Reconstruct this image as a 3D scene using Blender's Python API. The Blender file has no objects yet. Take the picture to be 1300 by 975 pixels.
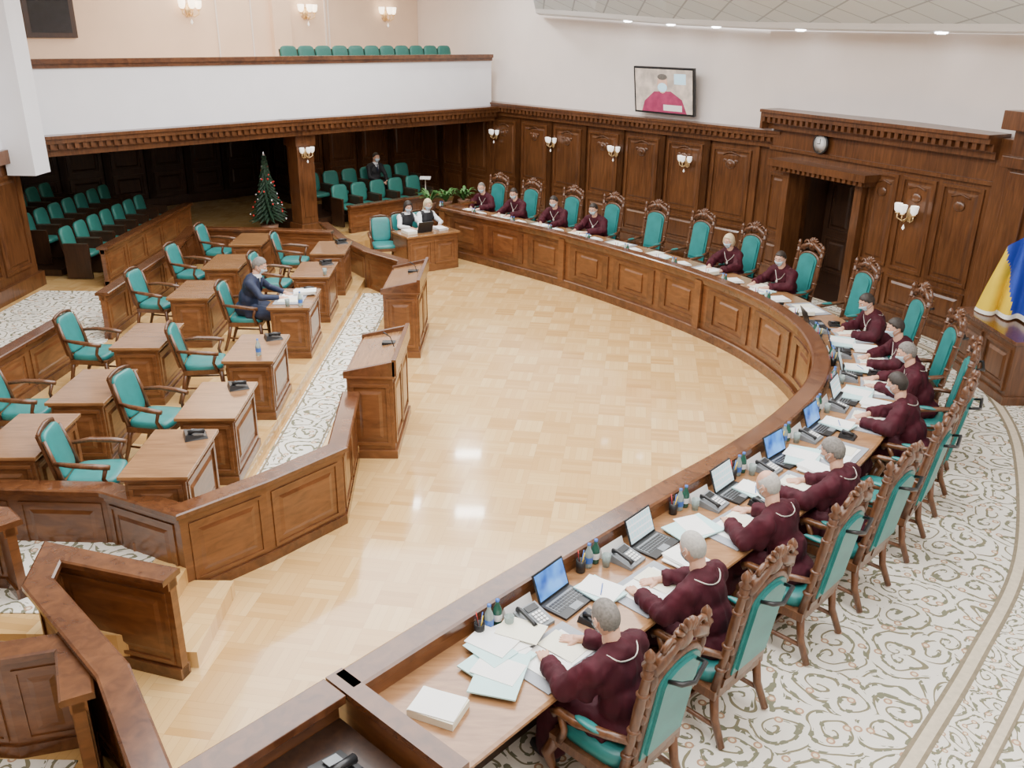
import bpy, bmesh, math, random
from mathutils import Matrix, Vector, noise
random.seed(7)
PI=math.pi
H=4.6; F=1115.0
# ---------------------------------------------------------------- materials
def newmat(name):
    m=bpy.data.materials.new(name); m.use_nodes=True
    nt=m.node_tree; return m,nt,nt.nodes['Principled BSDF']
def N(nt,t,**k):
    n=nt.nodes.new(t)
    for a,b in k.items():
        if a in n.inputs.keys(): n.inputs[a].default_value=b
        else: setattr(n,a,b)
    return n
def ramp(nt,stops,interp='LINEAR'):
    r=nt.nodes.new('ShaderNodeValToRGB'); cr=r.color_ramp; cr.interpolation=interp
    while len(cr.elements)<len(stops): cr.elements.new(.5)
    for e,(p,c) in zip(cr.elements,stops): e.position=p; e.color=(c[0],c[1],c[2],1)
    return r
def plain(name,c,rough=.5,var=.12,scale=8,metal=0,bump=0,spec=.5,coat=0,emit=None,trans=0):
    m,nt,b=newmat(name); L=nt.links
    tc=N(nt,'ShaderNodeTexCoord'); no=N(nt,'ShaderNodeTexNoise',Scale=scale,Detail=4.0)
    L.new(tc.outputs['Object'],no.inputs['Vector'])
    r=ramp(nt,[(.3,[x*(1-var) for x in c]),(.7,[min(1,x*(1+var)) for x in c])])
    L.new(no.outputs['Fac'],r.inputs[0]); L.new(r.outputs[0],b.inputs['Base Color'])
    b.inputs['Roughness'].default_value=rough; b.inputs['Metallic'].default_value=metal
    b.inputs['Specular IOR Level'].default_value=spec; b.inputs['Coat Weight'].default_value=coat
    b.inputs['Transmission Weight'].default_value=trans
    if emit: b.inputs['Emission Color'].default_value=(*emit[0],1); b.inputs['Emission Strength'].default_value=emit[1]
    if bump:
        bp=N(nt,'ShaderNodeBump',Strength=bump,Distance=.02); L.new(no.outputs['Fac'],bp.inputs['Height']); L.new(bp.outputs[0],b.inputs['Normal'])
    return m
def wood(name,c1,c2,rough=.35,sc=(14,14,1.6),coat=.15):
    m,nt,b=newmat(name); L=nt.links
    tc=N(nt,'ShaderNodeTexCoord'); mp=N(nt,'ShaderNodeMapping'); mp.inputs['Scale'].default_value=sc
    L.new(tc.outputs['Object'],mp.inputs['Vector'])
    no=N(nt,'ShaderNodeTexNoise',Scale=1.5,Detail=6.0,Distortion=.8); L.new(mp.outputs[0],no.inputs['Vector'])
    big=N(nt,'ShaderNodeTexNoise',Scale=1.1,Detail=1.0); L.new(tc.outputs['Object'],big.inputs['Vector'])
    mx=N(nt,'ShaderNodeMath',operation='ADD')
    sc2=N(nt,'ShaderNodeMath',operation='MULTIPLY'); sc2.inputs[1].default_value=.5; L.new(big.outputs['Fac'],sc2.inputs[0])
    L.new(no.outputs['Fac'],mx.inputs[0]); L.new(sc2.outputs[0],mx.inputs[1])
    r=ramp(nt,[(.5,c1),(1.0,c2)]); L.new(mx.outputs[0],r.inputs[0]); L.new(r.outputs[0],b.inputs['Base Color'])
    b.inputs['Roughness'].default_value=rough; b.inputs['Coat Weight'].default_value=coat; b.inputs['Coat Roughness'].default_value=.12
    bp=N(nt,'ShaderNodeBump',Strength=.06,Distance=.01); L.new(no.outputs['Fac'],bp.inputs['Height']); L.new(bp.outputs[0],b.inputs['Normal'])
    return m
W_PANEL=wood('panelling_wood',(.060,.021,.007),(.155,.060,.021),.30,(14,14,1.6),.3)
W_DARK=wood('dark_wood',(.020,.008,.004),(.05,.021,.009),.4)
W_SKIRT=wood('bench_wood',(.090,.031,.011),(.20,.078,.027),.28,(3,3,10),.35)
W_RAIL=wood('rail_wood',(.062,.021,.009),(.15,.058,.022),.22,(6,6,6),.35)
W_TOP=wood('tabletop_wood',(.22,.105,.045),(.37,.195,.09),.24,(3,16,3),.35)
W_DESK=wood('desk_wood',(.105,.039,.014),(.215,.090,.034),.28,(4,4,12),.3)
W_DTOP=wood('desk_top_wood',(.165,.078,.031),(.30,.15,.062),.24,(16,2,3),.35)
W_CHAIR=wood('carved_walnut',(.062,.022,.009),(.165,.068,.027),.33,(20,20,5),.25)
TEAL=plain('teal_leather',(.022,.19,.185),.36,.15,6)
TEAL2=plain('green_upholstery',(.022,.15,.125),.5,.12,6)
MAROON=plain('maroon_robe_cloth',(.045,.0028,.009),.75,.25,9,bump=.3,spec=.3)
NAVY=plain('navy_suit_cloth',(.010,.018,.05),.7,.2,20)
BLACKC=plain('black_cloth',(.012,.012,.015),.7,.2,20)
WHITEC=plain('white_shirt_cloth',(.75,.76,.78),.7,.05,20)
SKIN=plain('skin',(.60,.33,.225),.5,.08,30)
H_GREY=plain('grey_hair',(.17,.155,.14),.7,.3,60)
H_WHITE=plain('white_hair',(.42,.40,.37),.7,.15,60)
H_DARK=plain('dark_hair',(.025,.018,.014),.6,.3,60)
H_BLOND=plain('blond_hair',(.60,.48,.30),.6,.2,60)
MASK=plain('blue_face_mask',(.55,.74,.86),.7,.04,30)
LIPS=plain('lips',(.45,.16,.14),.5,.05)
EYEW=plain('eye_white',(.8,.8,.8),.3,.02); IRIS=plain('iris',(.03,.02,.015),.2,.02)
CHAIN=plain('silver_chain',(.62,.58,.52),.35,.2,60,metal=.5)
PLAST=plain('white_plaster_wall',(.82,.755,.725),.85,.02,2)
CREAM=plain('cream_plaster_wall',(.82,.64,.49),.85,.03,2)
BALW=plain('balcony_white_paint',(.86,.86,.90),.8,.02,2)
BLK=plain('black_plastic',(.015,.016,.018),.35,.2,20); GREYP=plain('grey_plastic',(.20,.22,.24),.4,.1,20)
WPLAST=plain('white_plastic',(.8,.8,.8),.4,.02)
PAPER=plain('white_paper',(.88,.88,.86),.8,.02,10); PCREAM=plain('cream_paper',(.82,.80,.66),.8,.03,10)
FOLD=plain('pale_teal_folder',(.50,.76,.76),.6,.04,8); BLOTTER=plain('grey_blotter',(.30,.32,.36),.6,.08,8)
GLASSY=plain('bottle_plastic',(.55,.68,.66),.1,.05,trans=.6); GREENB=plain('green_bottle_glass',(.02,.09,.06),.1,.2)
BLUECAP=plain('blue_label',(.05,.15,.5),.4,.1)
BRASS=plain('brass',(.75,.55,.28),.3,.1,20,metal=.8)
LAMPG=plain('lamp_shade_glass',(.95,.85,.7),.5,.02,emit=((1,.82,.6),4.5))
LAMPW=plain('lamp_candle',(.95,.93,.9),.5,.02,emit=((1,.93,.85),.9))
DOWN=plain('downlight_lens',(1,1,1),.5,.01,emit=((1,1,1),14))
LEAF=plain('plant_leaf',(.06,.17,.04),.5,.4,12); NEEDLE=plain('fir_needles',(.010,.035,.016),.7,.5,18)
POT=plain('ceramic_pot',(.25,.13,.08),.5,.1); RED=plain('red_bauble',(.6,.03,.03),.2,.05); SILVER=plain('silver_bauble',(.8,.8,.85),.2,.05,metal=.7)
FBLUE=plain('flag_blue',(.02,.06,.42),.7,.1,4); FYEL=plain('flag_yellow',(.80,.55,.015),.7,.06,4); FRINGE=plain('flag_fringe',(.85,.83,.75),.8,.05,40)
CHROME=plain('chrome',(.7,.7,.7),.2,.05,metal=.9)
GLASSW=plain('picture_glass',(.03,.03,.035),.1,.1)
def screenmat(name,kind):
    m,nt,b=newmat(name); L=nt.links
    tc=N(nt,'ShaderNodeTexCoord')
    if kind=='desk':
        no=N(nt,'ShaderNodeTexNoise',Scale=6.0); L.new(tc.outputs['Object'],no.inputs['Vector'])
        r=ramp(nt,[(.35,(.01,.06,.35)),(.65,(.10,.35,.9))])
    else:
        no=N(nt,'ShaderNodeTexBrick',Scale=14.0); L.new(tc.outputs['Object'],no.inputs['Vector'])
        r=ramp(nt,[(.2,(.45,.62,.68)),(.8,(.9,.93,.95))])
    L.new(no.outputs['Fac'],r.inputs[0]); L.new(r.outputs[0],b.inputs['Base Color']); L.new(r.outputs[0],b.inputs['Emission Color'])
    b.inputs['Emission Strength'].default_value=.7; b.inputs['Roughness'].default_value=.2
    return m
SCR1=screenmat('laptop_screen_blue','desk'); SCR2=screenmat('laptop_screen_doc','doc')
TVBG=plain('tv_picture_background',(.5,.42,.36),.3,.45,5,emit=((.55,.48,.42),.5)); TVMAR=plain('tv_picture_robe',(.3,.04,.10),.3,.3,9,emit=((.35,.05,.12),.45))
TVSK=plain('tv_picture_face',(.7,.45,.35),.3,.1,emit=((.7,.45,.35),.4)); TVMK=plain('tv_picture_mask',(.5,.75,.9),.3,.1,emit=((.5,.75,.9),.7))
def mathf(nt):
    L=nt.links
    def M(op,a,bv=None):
        n=N(nt,'ShaderNodeMath',operation=op)
        for i,q in enumerate((a,bv)):
            if q is None: continue
            if isinstance(q,(int,float)): n.inputs[i].default_value=q
            else: L.new(q,n.inputs[i])
        return n.outputs[0]
    return M
def parquet():
    m,nt,b=newmat('parquet'); L=nt.links; M=mathf(nt)
    tc=N(nt,'ShaderNodeTexCoord'); mp=N(nt,'ShaderNodeMapping'); mp.inputs['Rotation'].default_value=(0,0,math.radians(8))
    L.new(tc.outputs['Object'],mp.inputs['Vector']); sp=N(nt,'ShaderNodeSeparateXYZ'); L.new(mp.outputs[0],sp.inputs[0])
    s=.34; x=M('DIVIDE',sp.outputs[0],s); y=M('DIVIDE',sp.outputs[1],s)
    cx=M('FLOOR',x); cy=M('FLOOR',y); fx=M('FRACT',x); fy=M('FRACT',y)
    par=M('FLOORED_MODULO',M('ADD',cx,cy),2)
    sel=M('ADD',M('MULTIPLY',fx,par),M('MULTIPLY',fy,M('SUBTRACT',1,par)))
    oth=M('ADD',M('MULTIPLY',fy,par),M('MULTIPLY',fx,M('SUBTRACT',1,par)))
    st=M('MULTIPLY',sel,5); si=M('FLOOR',st); sf=M('FRACT',st)
    cb=N(nt,'ShaderNodeCombineXYZ'); L.new(cx,cb.inputs[0]); L.new(cy,cb.inputs[1]); L.new(si,cb.inputs[2])
    wn=N(nt,'ShaderNodeTexWhiteNoise'); L.new(cb.outputs[0],wn.inputs['Vector'])
    cb2=N(nt,'ShaderNodeCombineXYZ'); L.new(cx,cb2.inputs[0]); L.new(cy,cb2.inputs[1]); wn2=N(nt,'ShaderNodeTexWhiteNoise'); L.new(cb2.outputs[0],wn2.inputs['Vector'])
    v=M('ADD',M('MULTIPLY',wn.outputs['Value'],.4),M('MULTIPLY',wn2.outputs['Value'],.4))
    v=M('ADD',v,M('MULTIPLY',par,.2))
    r=ramp(nt,[(0,(.51,.285,.092)),(.5,(.635,.395,.15)),(1,(.74,.505,.225))]); L.new(v,r.inputs[0])
    edge=M('MAXIMUM',M('LESS_THAN',sf,.045),M('LESS_THAN',oth,.012))
    mx=N(nt,'ShaderNodeMix',data_type='RGBA'); L.new(M('MULTIPLY',edge,.35),mx.inputs['Factor']); L.new(r.outputs[0],mx.inputs['A']); mx.inputs['B'].default_value=(.25,.12,.04,1)
    L.new(mx.outputs['Result'],b.inputs['Base Color'])
    b.inputs['Roughness'].default_value=.16; b.inputs['Coat Weight'].default_value=.45; b.inputs['Coat Roughness'].default_value=.05
    return m
PARQ=parquet()
def carpet(name,border=False):
    m,nt,b=newmat(name); L=nt.links; M=mathf(nt)
    def mix(f,a,c):
        n=N(nt,'ShaderNodeMix',data_type='RGBA'); L.new(f,n.inputs['Factor'])
        if isinstance(a,tuple): n.inputs['A'].default_value=(*a,1)
        else: L.new(a,n.inputs['A'])
        n.inputs['B'].default_value=(*c,1); return n.outputs['Result']
    tc=N(nt,'ShaderNodeTexCoord'); no=N(nt,'ShaderNodeTexNoise',Scale=3.0,Detail=1.0); L.new(tc.outputs['Object'],no.inputs['Vector'])
    sc=N(nt,'ShaderNodeVectorMath',operation='SCALE'); sc.inputs['Scale'].default_value=.25; L.new(no.outputs['Color'],sc.inputs[0])
    ad=N(nt,'ShaderNodeVectorMath',operation='ADD'); L.new(tc.outputs['Object'],ad.inputs[0]); L.new(sc.outputs[0],ad.inputs[1])
    k=2.8 if not border else 4.5
    vo=N(nt,'ShaderNodeTexVoronoi',Scale=k,voronoi_dimensions='2D'); L.new(ad.outputs[0],vo.inputs['Vector'])
    sub=N(nt,'ShaderNodeVectorMath',operation='SUBTRACT')
    L.new(ad.outputs[0],sub.inputs[0]); L.new(vo.outputs['Position'],sub.inputs[1])
    sp=N(nt,'ShaderNodeSeparateXYZ'); L.new(sub.outputs[0],sp.inputs[0])
    ang=M('ARCTAN2',sp.outputs[1],sp.outputs[0])
    s=N(nt,'ShaderNodeSeparateColor'); L.new(vo.outputs['Color'],s.inputs[0])
    sgn=M('SUBTRACT',M('MULTIPLY',M('GREATER_THAN',s.outputs[0],.5),2),1)
    ph=M('ADD',M('MULTIPLY',vo.outputs['Distance'],22.0),M('MULTIPLY',ang,sgn))
    line=M('GREATER_THAN',M('SINE',ph),.85)
    vo2=N(nt,'ShaderNodeTexVoronoi',Scale=k*5.5,voronoi_dimensions='2D'); L.new(ad.outputs[0],vo2.inputs['Vector'])
    s2=N(nt,'ShaderNodeSeparateColor'); L.new(vo2.outputs['Color'],s2.inputs[0])
    leaf=M('MULTIPLY',M('MULTIPLY',M('LESS_THAN',vo2.outputs['Distance'],.40),M('GREATER_THAN',M('SINE',M('ADD',ph,.3)),.20)),M('GREATER_THAN',s2.outputs[1],.30))
    vo3=N(nt,'ShaderNodeTexVoronoi',Scale=k*1.5,voronoi_dimensions='2D'); L.new(tc.outputs['Object'],vo3.inputs['Vector'])
    fl=M('LESS_THAN',vo3.outputs['Distance'],.13); fl2=M('LESS_THAN',vo3.outputs['Distance'],.07)
    c=mix(line,(.77,.735,.66),(.21,.19,.12)); c=mix(leaf,c,(.18,.18,.12)); c=mix(fl,c,(.44,.27,.17)); c=mix(fl2,c,(.75,.66,.50))
    L.new(c,b.inputs['Base Color']); b.inputs['Roughness'].default_value=.95; b.inputs['Specular IOR Level'].default_value=.1
    return m
CARP=carpet('floral_carpet'); CARPB=carpet('carpet_border_pattern',True)
CLINE=plain('carpet_dark_line',(.22,.18,.12),.95,.15,20); CTAN=plain('carpet_tan_band',(.58,.50,.38),.95,.1,20)
def ceilm():
    m,nt,b=newmat('ceiling_panels'); L=nt.links
    tc=N(nt,'ShaderNodeTexCoord'); br=N(nt,'ShaderNodeTexBrick',Scale=1.0); br.offset=0; L.new(tc.outputs['Object'],br.inputs['Vector'])
    br.inputs['Color1'].default_value=(.80,.88,.93,1); br.inputs['Color2'].default_value=(.74,.84,.90,1); br.inputs['Mortar'].default_value=(.45,.52,.58,1)
    br.inputs['Brick Width'].default_value=.6; br.inputs['Row Height'].default_value=.6; br.inputs['Mortar Size'].default_value=.015
    L.new(br.outputs[0],b.inputs['Base Color']); b.inputs['Roughness'].default_value=.8
    return m
CEIL=ceilm(); CEILW=plain('white_soffit',(.84,.86,.88),.85,.02,2)

# ---------------------------------------------------------------- mesh builder
class MB:
    def __init__(s): s.v=[];s.f=[];s.mi=[];s.sm=[];s.M=Matrix.Identity(4);s.mats=[]
    def slot(s,m):
        if m not in s.mats: s.mats.append(m)
        return s.mats.index(m)
    def add(s,vs,fs,mat,smooth=False):
        o=len(s.v); M=s.M
        s.v+= [M@Vector(p) for p in vs]; i=s.slot(mat)
        for f in fs: s.f.append([a+o for a in f]); s.mi.append(i); s.sm.append(smooth)
    def box(s,c,sz,mat,rot=None):
        x,y,z=[a/2 for a in sz]; R=rot or Matrix.Identity(3); c=Vector(c)
        vs=[c+R@Vector(p) for p in ((-x,-y,-z),(x,-y,-z),(x,y,-z),(-x,y,-z),(-x,-y,z),(x,-y,z),(x,y,z),(-x,y,z))]
        s.add(vs,[(0,3,2,1),(4,5,6,7),(0,1,5,4),(1,2,6,5),(2,3,7,6),(3,0,4,7)],mat)
    def bx(s,x0,x1,y0,y1,z0,z1,mat): s.box(((x0+x1)/2,(y0+y1)/2,(z0+z1)/2),(abs(x1-x0),abs(y1-y0),abs(z1-z0)),mat)
    def tube(s,pts,rad,mat,n=8,smooth=True):
        P=[Vector(p) for p in pts]
        if isinstance(rad,(int,float)): rad=[rad]*len(P)
        nrm=None; vs=[]
        for i,p in enumerate(P):
            t=(P[min(i+1,len(P)-1)]-P[max(i-1,0)]).normalized()
            if nrm is None: nrm=t.orthogonal().normalized()
            nrm=(nrm-t*nrm.dot(t)).normalized(); bn=t.cross(nrm)
            for k in range(n):
                a=2*PI*k/n; vs.append(p+(nrm*math.cos(a)+bn*math.sin(a))*rad[i])
        fs=[]
        for i in range(len(P)-1):
            for k in range(n):
                a=i*n+k;b=i*n+(k+1)%n; fs.append((a,b,b+n,a+n))
        fs.append(tuple(range(n))[::-1]); fs.append(tuple((len(P)-1)*n+k for k in range(n)))
        s.add(vs,fs,mat,smooth)
    def lathe(s,prof,mat,n=16,c=(0,0,0)):
        vs=[];fs=[]
        for r,z in prof:
            for k in range(n): a=2*PI*k/n; vs.append((c[0]+r*math.cos(a),c[1]+r*math.sin(a),c[2]+z))
        for i in range(len(prof)-1):
            for k in range(n): a=i*n+k;b=i*n+(k+1)%n; fs.append((a,b,b+n,a+n))
        s.add(vs,fs,mat,True)
    def ell(s,c,r,mat,nu=12,nv=8,e=1.0,rot=None):
        if isinstance(r,(int,float)): r=(r,r,r)
        R=rot or Matrix.Identity(3); c=Vector(c)
        pw=lambda x:math.copysign(abs(x)**e,x)
        vs=[];fs=[]
        for i in range(1,nv):
            th=-PI/2+PI*i/nv
            for k in range(nu):
                a=2*PI*k/nu
                vs.append(c+R@Vector((r[0]*pw(math.cos(th))*pw(math.cos(a)),r[1]*pw(math.cos(th))*pw(math.sin(a)),r[2]*pw(math.sin(th)))))
        b0=len(vs); vs.append(c+R@Vector((0,0,-r[2]))); vs.append(c+R@Vector((0,0,r[2])))
        for i in range(nv-2):
            for k in range(nu): a=i*nu+k;b=i*nu+(k+1)%nu; fs.append((a,b,b+nu,a+nu))
        for k in range(nu):
            fs.append((b0,(k+1)%nu,k)); a=(nv-2)*nu; fs.append((a+k,a+(k+1)%nu,b0+1))
        s.add(vs,fs,mat,True)
    def prism(s,poly,z0,z1,mat,smooth=False):
        n=len(poly); vs=[(x,y,z0) for x,y in poly]+[(x,y,z1) for x,y in poly]
        fs=[tuple(range(n))[::-1],tuple(range(n,2*n))]+[(i,(i+1)%n,(i+1)%n+n,i+n) for i in range(n)]
        s.add(vs,fs,mat,smooth)
    def prismy(s,poly,y0,y1,mat):
        n=len(poly); vs=[(x,y0,z) for x,z in poly]+[(x,y1,z) for x,z in poly]
        fs=[tuple(range(n))[::-1],tuple(range(n,2*n))]+[(i,(i+1)%n,(i+1)%n+n,i+n) for i in range(n)]
        s.add(vs,fs,mat)
    def sweep(s,path,prof,mat,smooth=False):
        n=len(prof); vs=[]; nr=normals(path)
        for p,q in zip(path,nr):
            for o,z in prof: vs.append((p[0]+q[0]*o,p[1]+q[1]*o,z))
        fs=[]
        for i in range(len(path)-1):
            for k in range(n): a=i*n+k;b=i*n+(k+1)%n; fs.append((a,b,b+n,a+n))
        fs.append(tuple(range(n))[::-1]); fs.append(tuple((len(path)-1)*n+k for k in range(n)))
        s.add(vs,fs,mat,smooth)
    def frame(s,p0,p1,z=0):
        d=Vector((p1[0]-p0[0],p1[1]-p0[1],0)); L=d.length; d/=L; nn=Vector((-d.y,d.x,0))
        s.M=Matrix(((d.x,nn.x,0,p0[0]),(d.y,nn.y,0,p0[1]),(0,0,1,z),(0,0,0,1))); return L
    def mesh(s,name):
        me=bpy.data.meshes.new(name); me.from_pydata([tuple(v) for v in s.v],[],s.f)
        for m in s.mats: me.materials.append(m)
        me.polygons.foreach_set('material_index',s.mi); me.polygons.foreach_set('use_smooth',s.sm)
        bm=bmesh.new(); bm.from_mesh(me); bmesh.ops.recalc_face_normals(bm,faces=bm.faces); bm.to_mesh(me); bm.free()
        return me
    def build(s,name,bevel=0,loc=(0,0,0),rz=0):
        return place(s.mesh(name),name,loc,rz,bevel)
def place(me,name,loc=(0,0,0),rz=0,bevel=0,scale=None):
    ob=bpy.data.objects.new(name,me); bpy.context.collection.objects.link(ob)
    ob.location=loc; ob.rotation_euler=(0,0,rz)
    if scale: ob.scale=scale
    if bevel:
        b=ob.modifiers.new('bevel','BEVEL'); b.width=bevel; b.segments=2; b.limit_method='ANGLE'; b.angle_limit=math.radians(50)
    return ob
def normals(path):
    out=[]
    for i in range(len(path)):
        ds=[]
        if i>0: ds.append(Vector((path[i][0]-path[i-1][0],path[i][1]-path[i-1][1])).normalized())
        if i<len(path)-1: ds.append(Vector((path[i+1][0]-path[i][0],path[i+1][1]-path[i][1])).normalized())
        t=sum(ds,Vector((0,0))).normalized(); n=Vector((-t.y,t.x)); k=1.0
        if len(ds)==2: k=1/max(.4,Vector((-ds[0].y,ds[0].x)).dot(n))
        out.append(n*k)
    return out
def spline(pts,step=.12):
    out=[]; P=[Vector(p) for p in pts]; P=[P[0]*2-P[1]]+P+[P[-1]*2-P[-2]]
    for i in range(1,len(P)-2):
        n=max(2,int((P[i+1]-P[i]).length/step))
        for k in range(n):
            t=k/n; a,b,c,d=P[i-1:i+3]
            out.append(.5*((2*b)+(c-a)*t+(2*a-5*b+4*c-d)*t*t+(3*b-a-3*c+d)*t**3))
    out.append(P[-2]); return out
def resample(path,step):
    out=[path[0]]; acc=0
    for i in range(len(path)-1):
        a,b=path[i],path[i+1]; L=(b-a).length; d=step-acc
        while d<=L: out.append(a+(b-a)*(d/L)); d+=step
        acc=(acc+L)%step
    return out
def bake_remesh(mb,vox,smooth_it=4,fac=.5):
    me=mb.mesh('tmp'); ob=bpy.data.objects.new('tmp',me); bpy.context.collection.objects.link(ob)
    r=ob.modifiers.new('r','REMESH'); r.mode='VOXEL'; r.voxel_size=vox
    if smooth_it: q=ob.modifiers.new('s','SMOOTH'); q.factor=fac; q.iterations=smooth_it
    dg=bpy.context.evaluated_depsgraph_get(); ev=ob.evaluated_get(dg); m2=bpy.data.meshes.new_from_object(ev)
    vs=[v.co.copy() for v in m2.vertices]; ns=[v.normal.copy() for v in m2.vertices]; fs=[tuple(p.vertices) for p in m2.polygons]
    bpy.data.objects.remove(ob); bpy.data.meshes.remove(m2); bpy.data.meshes.remove(me)
    return vs,fs,ns

# ---------------------------------------------------------------- bench curve
LEDGE=[(-1.6,19.35),(-0.25,18.0),(1.0,16.65),(2.1,15.2),(2.95,13.9),(3.55,12.6),(3.82,11.3),(3.72,10.1),(3.35,9.1),(2.72,8.15),(2.02,7.33),(1.3,6.6),(.55,5.82),(-.2,5.03),(-1.06,4.08)]
PATH=resample(spline(LEDGE,.08),.15)
PN=normals(PATH)
def sub(path,s0,s1,st=.15):
    i0=int(round(s0/st)); i1=int(round(s1/st)); return path[max(0,i0):i1+1]
PLEN=(len(PATH)-1)*.15

# ---------------------------------------------------------------- room shell
mb=MB(); mb.bx(-14,9,-3,29,-.1,0,PARQ); mb.build('floor')
outer=[(p+n*.35) for p,n in zip(PATH,PN)]
poly=[tuple(p) for p in outer]+[(-1.2,3.0),(-1.2,-2.9),(8.15,-2.9),(7.42,11.4),(6.80,12.9),(4.72,17.1),(-.66,23.85),(-1.55,24.9),(-1.55,20.1)]
mb=MB(); mb.prism(poly,.0,.15,CARP); mb.build('floor_judges_dais')
bpath=spline([(4.8,16.0),(5.8,14.2),(6.35,12.9),(6.55,11.8),(6.25,10.2),(5.67,8.75),(4.67,6.9),(3.6,5.55),(2.5,4.3),(1.2,2.8)],.2)
mb=MB()
def band(o0,o1,z,mat): mb.sweep(bpath,[(o0,.15),(o1,.15),(o1,z),(o0,z)],mat)
band(-.06,-.03,.156,CLINE);band(-.03,.05,.156,CTAN);band(.05,.08,.157,CLINE);band(.08,.32,.155,CARPB);band(.32,.35,.157,CLINE);band(.35,.41,.156,CTAN);band(.41,.43,.157,CLINE)
mb.build('carpet_border')
mb=MB()
mb.prism([(-13.8,5.5),(-2.78,5.5),(-2.78,16.1),(-3.35,17.0),(-3.7,18.6),(-1.7,21.6),(-1.7,25.0),(-2.9,26.4),(-5.9,23.5),(-7.1,25.0),(-13.8,18.4)],0,.30,PARQ)
mb.prism([(-2.78,6.6),(-2.27,7.1),(-1.75,7.75),(-1.8,14.8),(-2.7,15.9),(-2.78,15.9)],0,.15,PARQ)
mb.bx(-2.78,-2.40,5.5,6.45,0,.15,PARQ)
mb.build('floor_dais_left')
mb=MB(); mb.bx(-2.74,-2.18,7.9,15.5,.15,.158,CARP); mb.bx(-2.72,-2.70,7.9,15.5,.15,.161,CLINE); mb.bx(-2.22,-2.20,7.9,15.5,.15,.161,CLINE); mb.build('carpet_runner')
mb=MB(); mb.prism([(-8.3,10.6),(-6.0,11.3),(-6.0,12.3),(-7.0,14.9),(-8.3,14.9)],.3,.308,CARP); mb.prism([(-13,10),(-8.3,10.6),(-8.3,13.0),(-13,13.0)],.3,.308,CARP); mb.build('carpet_aisle')
mb=MB(); mb.bx(-7,-3.1,5.75,6.8,.3,.308,CARP); mb.bx(-6,-2.9,2.6,4.55,.0,.012,CARP); mb.build('carpet_stair_landing')

D=(4.75,17.6); C=(-.66,24.0); E=(-2.8,26.55); A=(4.87,17.15); B=(6.95,12.9); D2=(5.13,17.15)
def molded(mb,L,z0,z1,y0=0,mat=W_PANEL,dent=True,depth=.24):
    h=z1-z0
    mb.bx(-.02,L+.02,y0-.02,y0+depth*.45,z0,z0+h*.3,mat)
    mb.bx(-.02,L+.02,y0-.02,y0+depth*.7,z0+h*.3,z0+h*.62,mat)
    mb.bx(-.02,L+.02,y0-.02,y0+depth,z0+h*.62,z0+h*.85,mat)
    mb.bx(-.02,L+.02,y0-.02,y0+depth*1.15,z0+h*.85,z1,mat)
    if dent:
        x=.06
        while x<L-.04: mb.bx(x,x+.07,y0+depth*.6,y0+depth*.92,z0+h*.36,z0+h*.62,mat); x+=.14
def fieldpanel(mb,x0,x1,z0,z1,y,mat,d=.03,w=.05):
    mb.bx(x0,x1,y-.01,y+d,z0,z0+w,mat);mb.bx(x0,x1,y-.01,y+d,z1-w,z1,mat);mb.bx(x0,x0+w,y-.01,y+d,z0+w,z1-w,mat);mb.bx(x1-w,x1,y-.01,y+d,z0+w,z1-w,mat)
    g=w+.05
    if x1-x0>2*g+.05 and z1-z0>2*g+.05:
        a,b,c,e=x0+g,x1-g,z0+g,z1-g; k=.035
        vs=[(a,y,c),(b,y,c),(b,y,e),(a,y,e),(a+k,y+d*.8,c+k),(b-k,y+d*.8,c+k),(b-k,y+d*.8,e-k),(a+k,y+d*.8,e-k)]
        mb.add(vs,[(4,5,6,7),(0,1,5,4),(1,2,6,5),(2,3,7,6),(3,0,4,7)],mat)
def panelling(mb,p0,p1,z0,z1,n,mat=W_PANEL,orn=True,cor=.32,x00=0):
    L=mb.frame(p0,p1); mb.bx(0,L,-.15,0,z0,z1,mat); mb.bx(0,L,-.15,.05,0,z0,mat)
    mb.bx(0,L,0,.06,z0,z0+.2,mat); w=(L-x00)/n
    for i in range(n):
        x0=x00+i*w; x1=x0+w
        for xx in (x0,x1): mb.bx(xx-.07,xx+.07,0,.055,z0+.2,z1-cor,mat)
        fieldpanel(mb,x0+.13,x1-.13,z0+.28,z0+.85,0,mat)
        fieldpanel(mb,x0+.13,x1-.13,z0+.95,z1-cor-.12,0,mat)
        if orn:
            xm=(x0+x1)/2
            mb.ell((xm,.03,z1-cor-.42),(.13,.03,.10),mat,12,6); mb.ell((xm,.05,z1-cor-.42),(.05,.03,.05),mat)
            mb.ell((xm-.13,.03,z1-cor-.36),(.06,.02,.035),mat,8,5);mb.ell((xm+.13,.03,z1-cor-.36),(.06,.02,.035),mat,8,5)
            mb.tube([(xm-.2,.03,z1-cor-.26),(xm-.1,.03,z1-cor-.21),(xm,.03,z1-cor-.19),(xm+.1,.03,z1-cor-.21),(xm+.2,.03,z1-cor-.26)],.015,mat,6)
    molded(mb,L,z1-cor,z1,0,mat)
    return L
mb=MB(); panelling(mb,D2,C,.15,2.95,7,W_PANEL,True,.32,.6)
panelling(mb,C,E,.15,2.95,3,W_PANEL,False)
L=mb.frame(D,E); mb.bx(0,L,-.35,-.05,2.9,6.6,PLAST)
mb.build('wall_back_right')
mb=MB(); L=mb.frame(B,A); z1=3.35; dx0,dx1=2.42,4.05
mb.bx(0,dx0,-.42,0,.15,z1,W_PANEL); mb.bx(dx1,L,-.42,0,.15,z1,W_PANEL); mb.bx(dx0,dx1,-.42,0,2.3,z1,W_PANEL)
mb.bx(dx0,dx1,-1.0,-.95,.15,2.3,W_DARK); mb.bx(dx0,dx1,-1.0,.05,0,.15,W_DARK)
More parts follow.
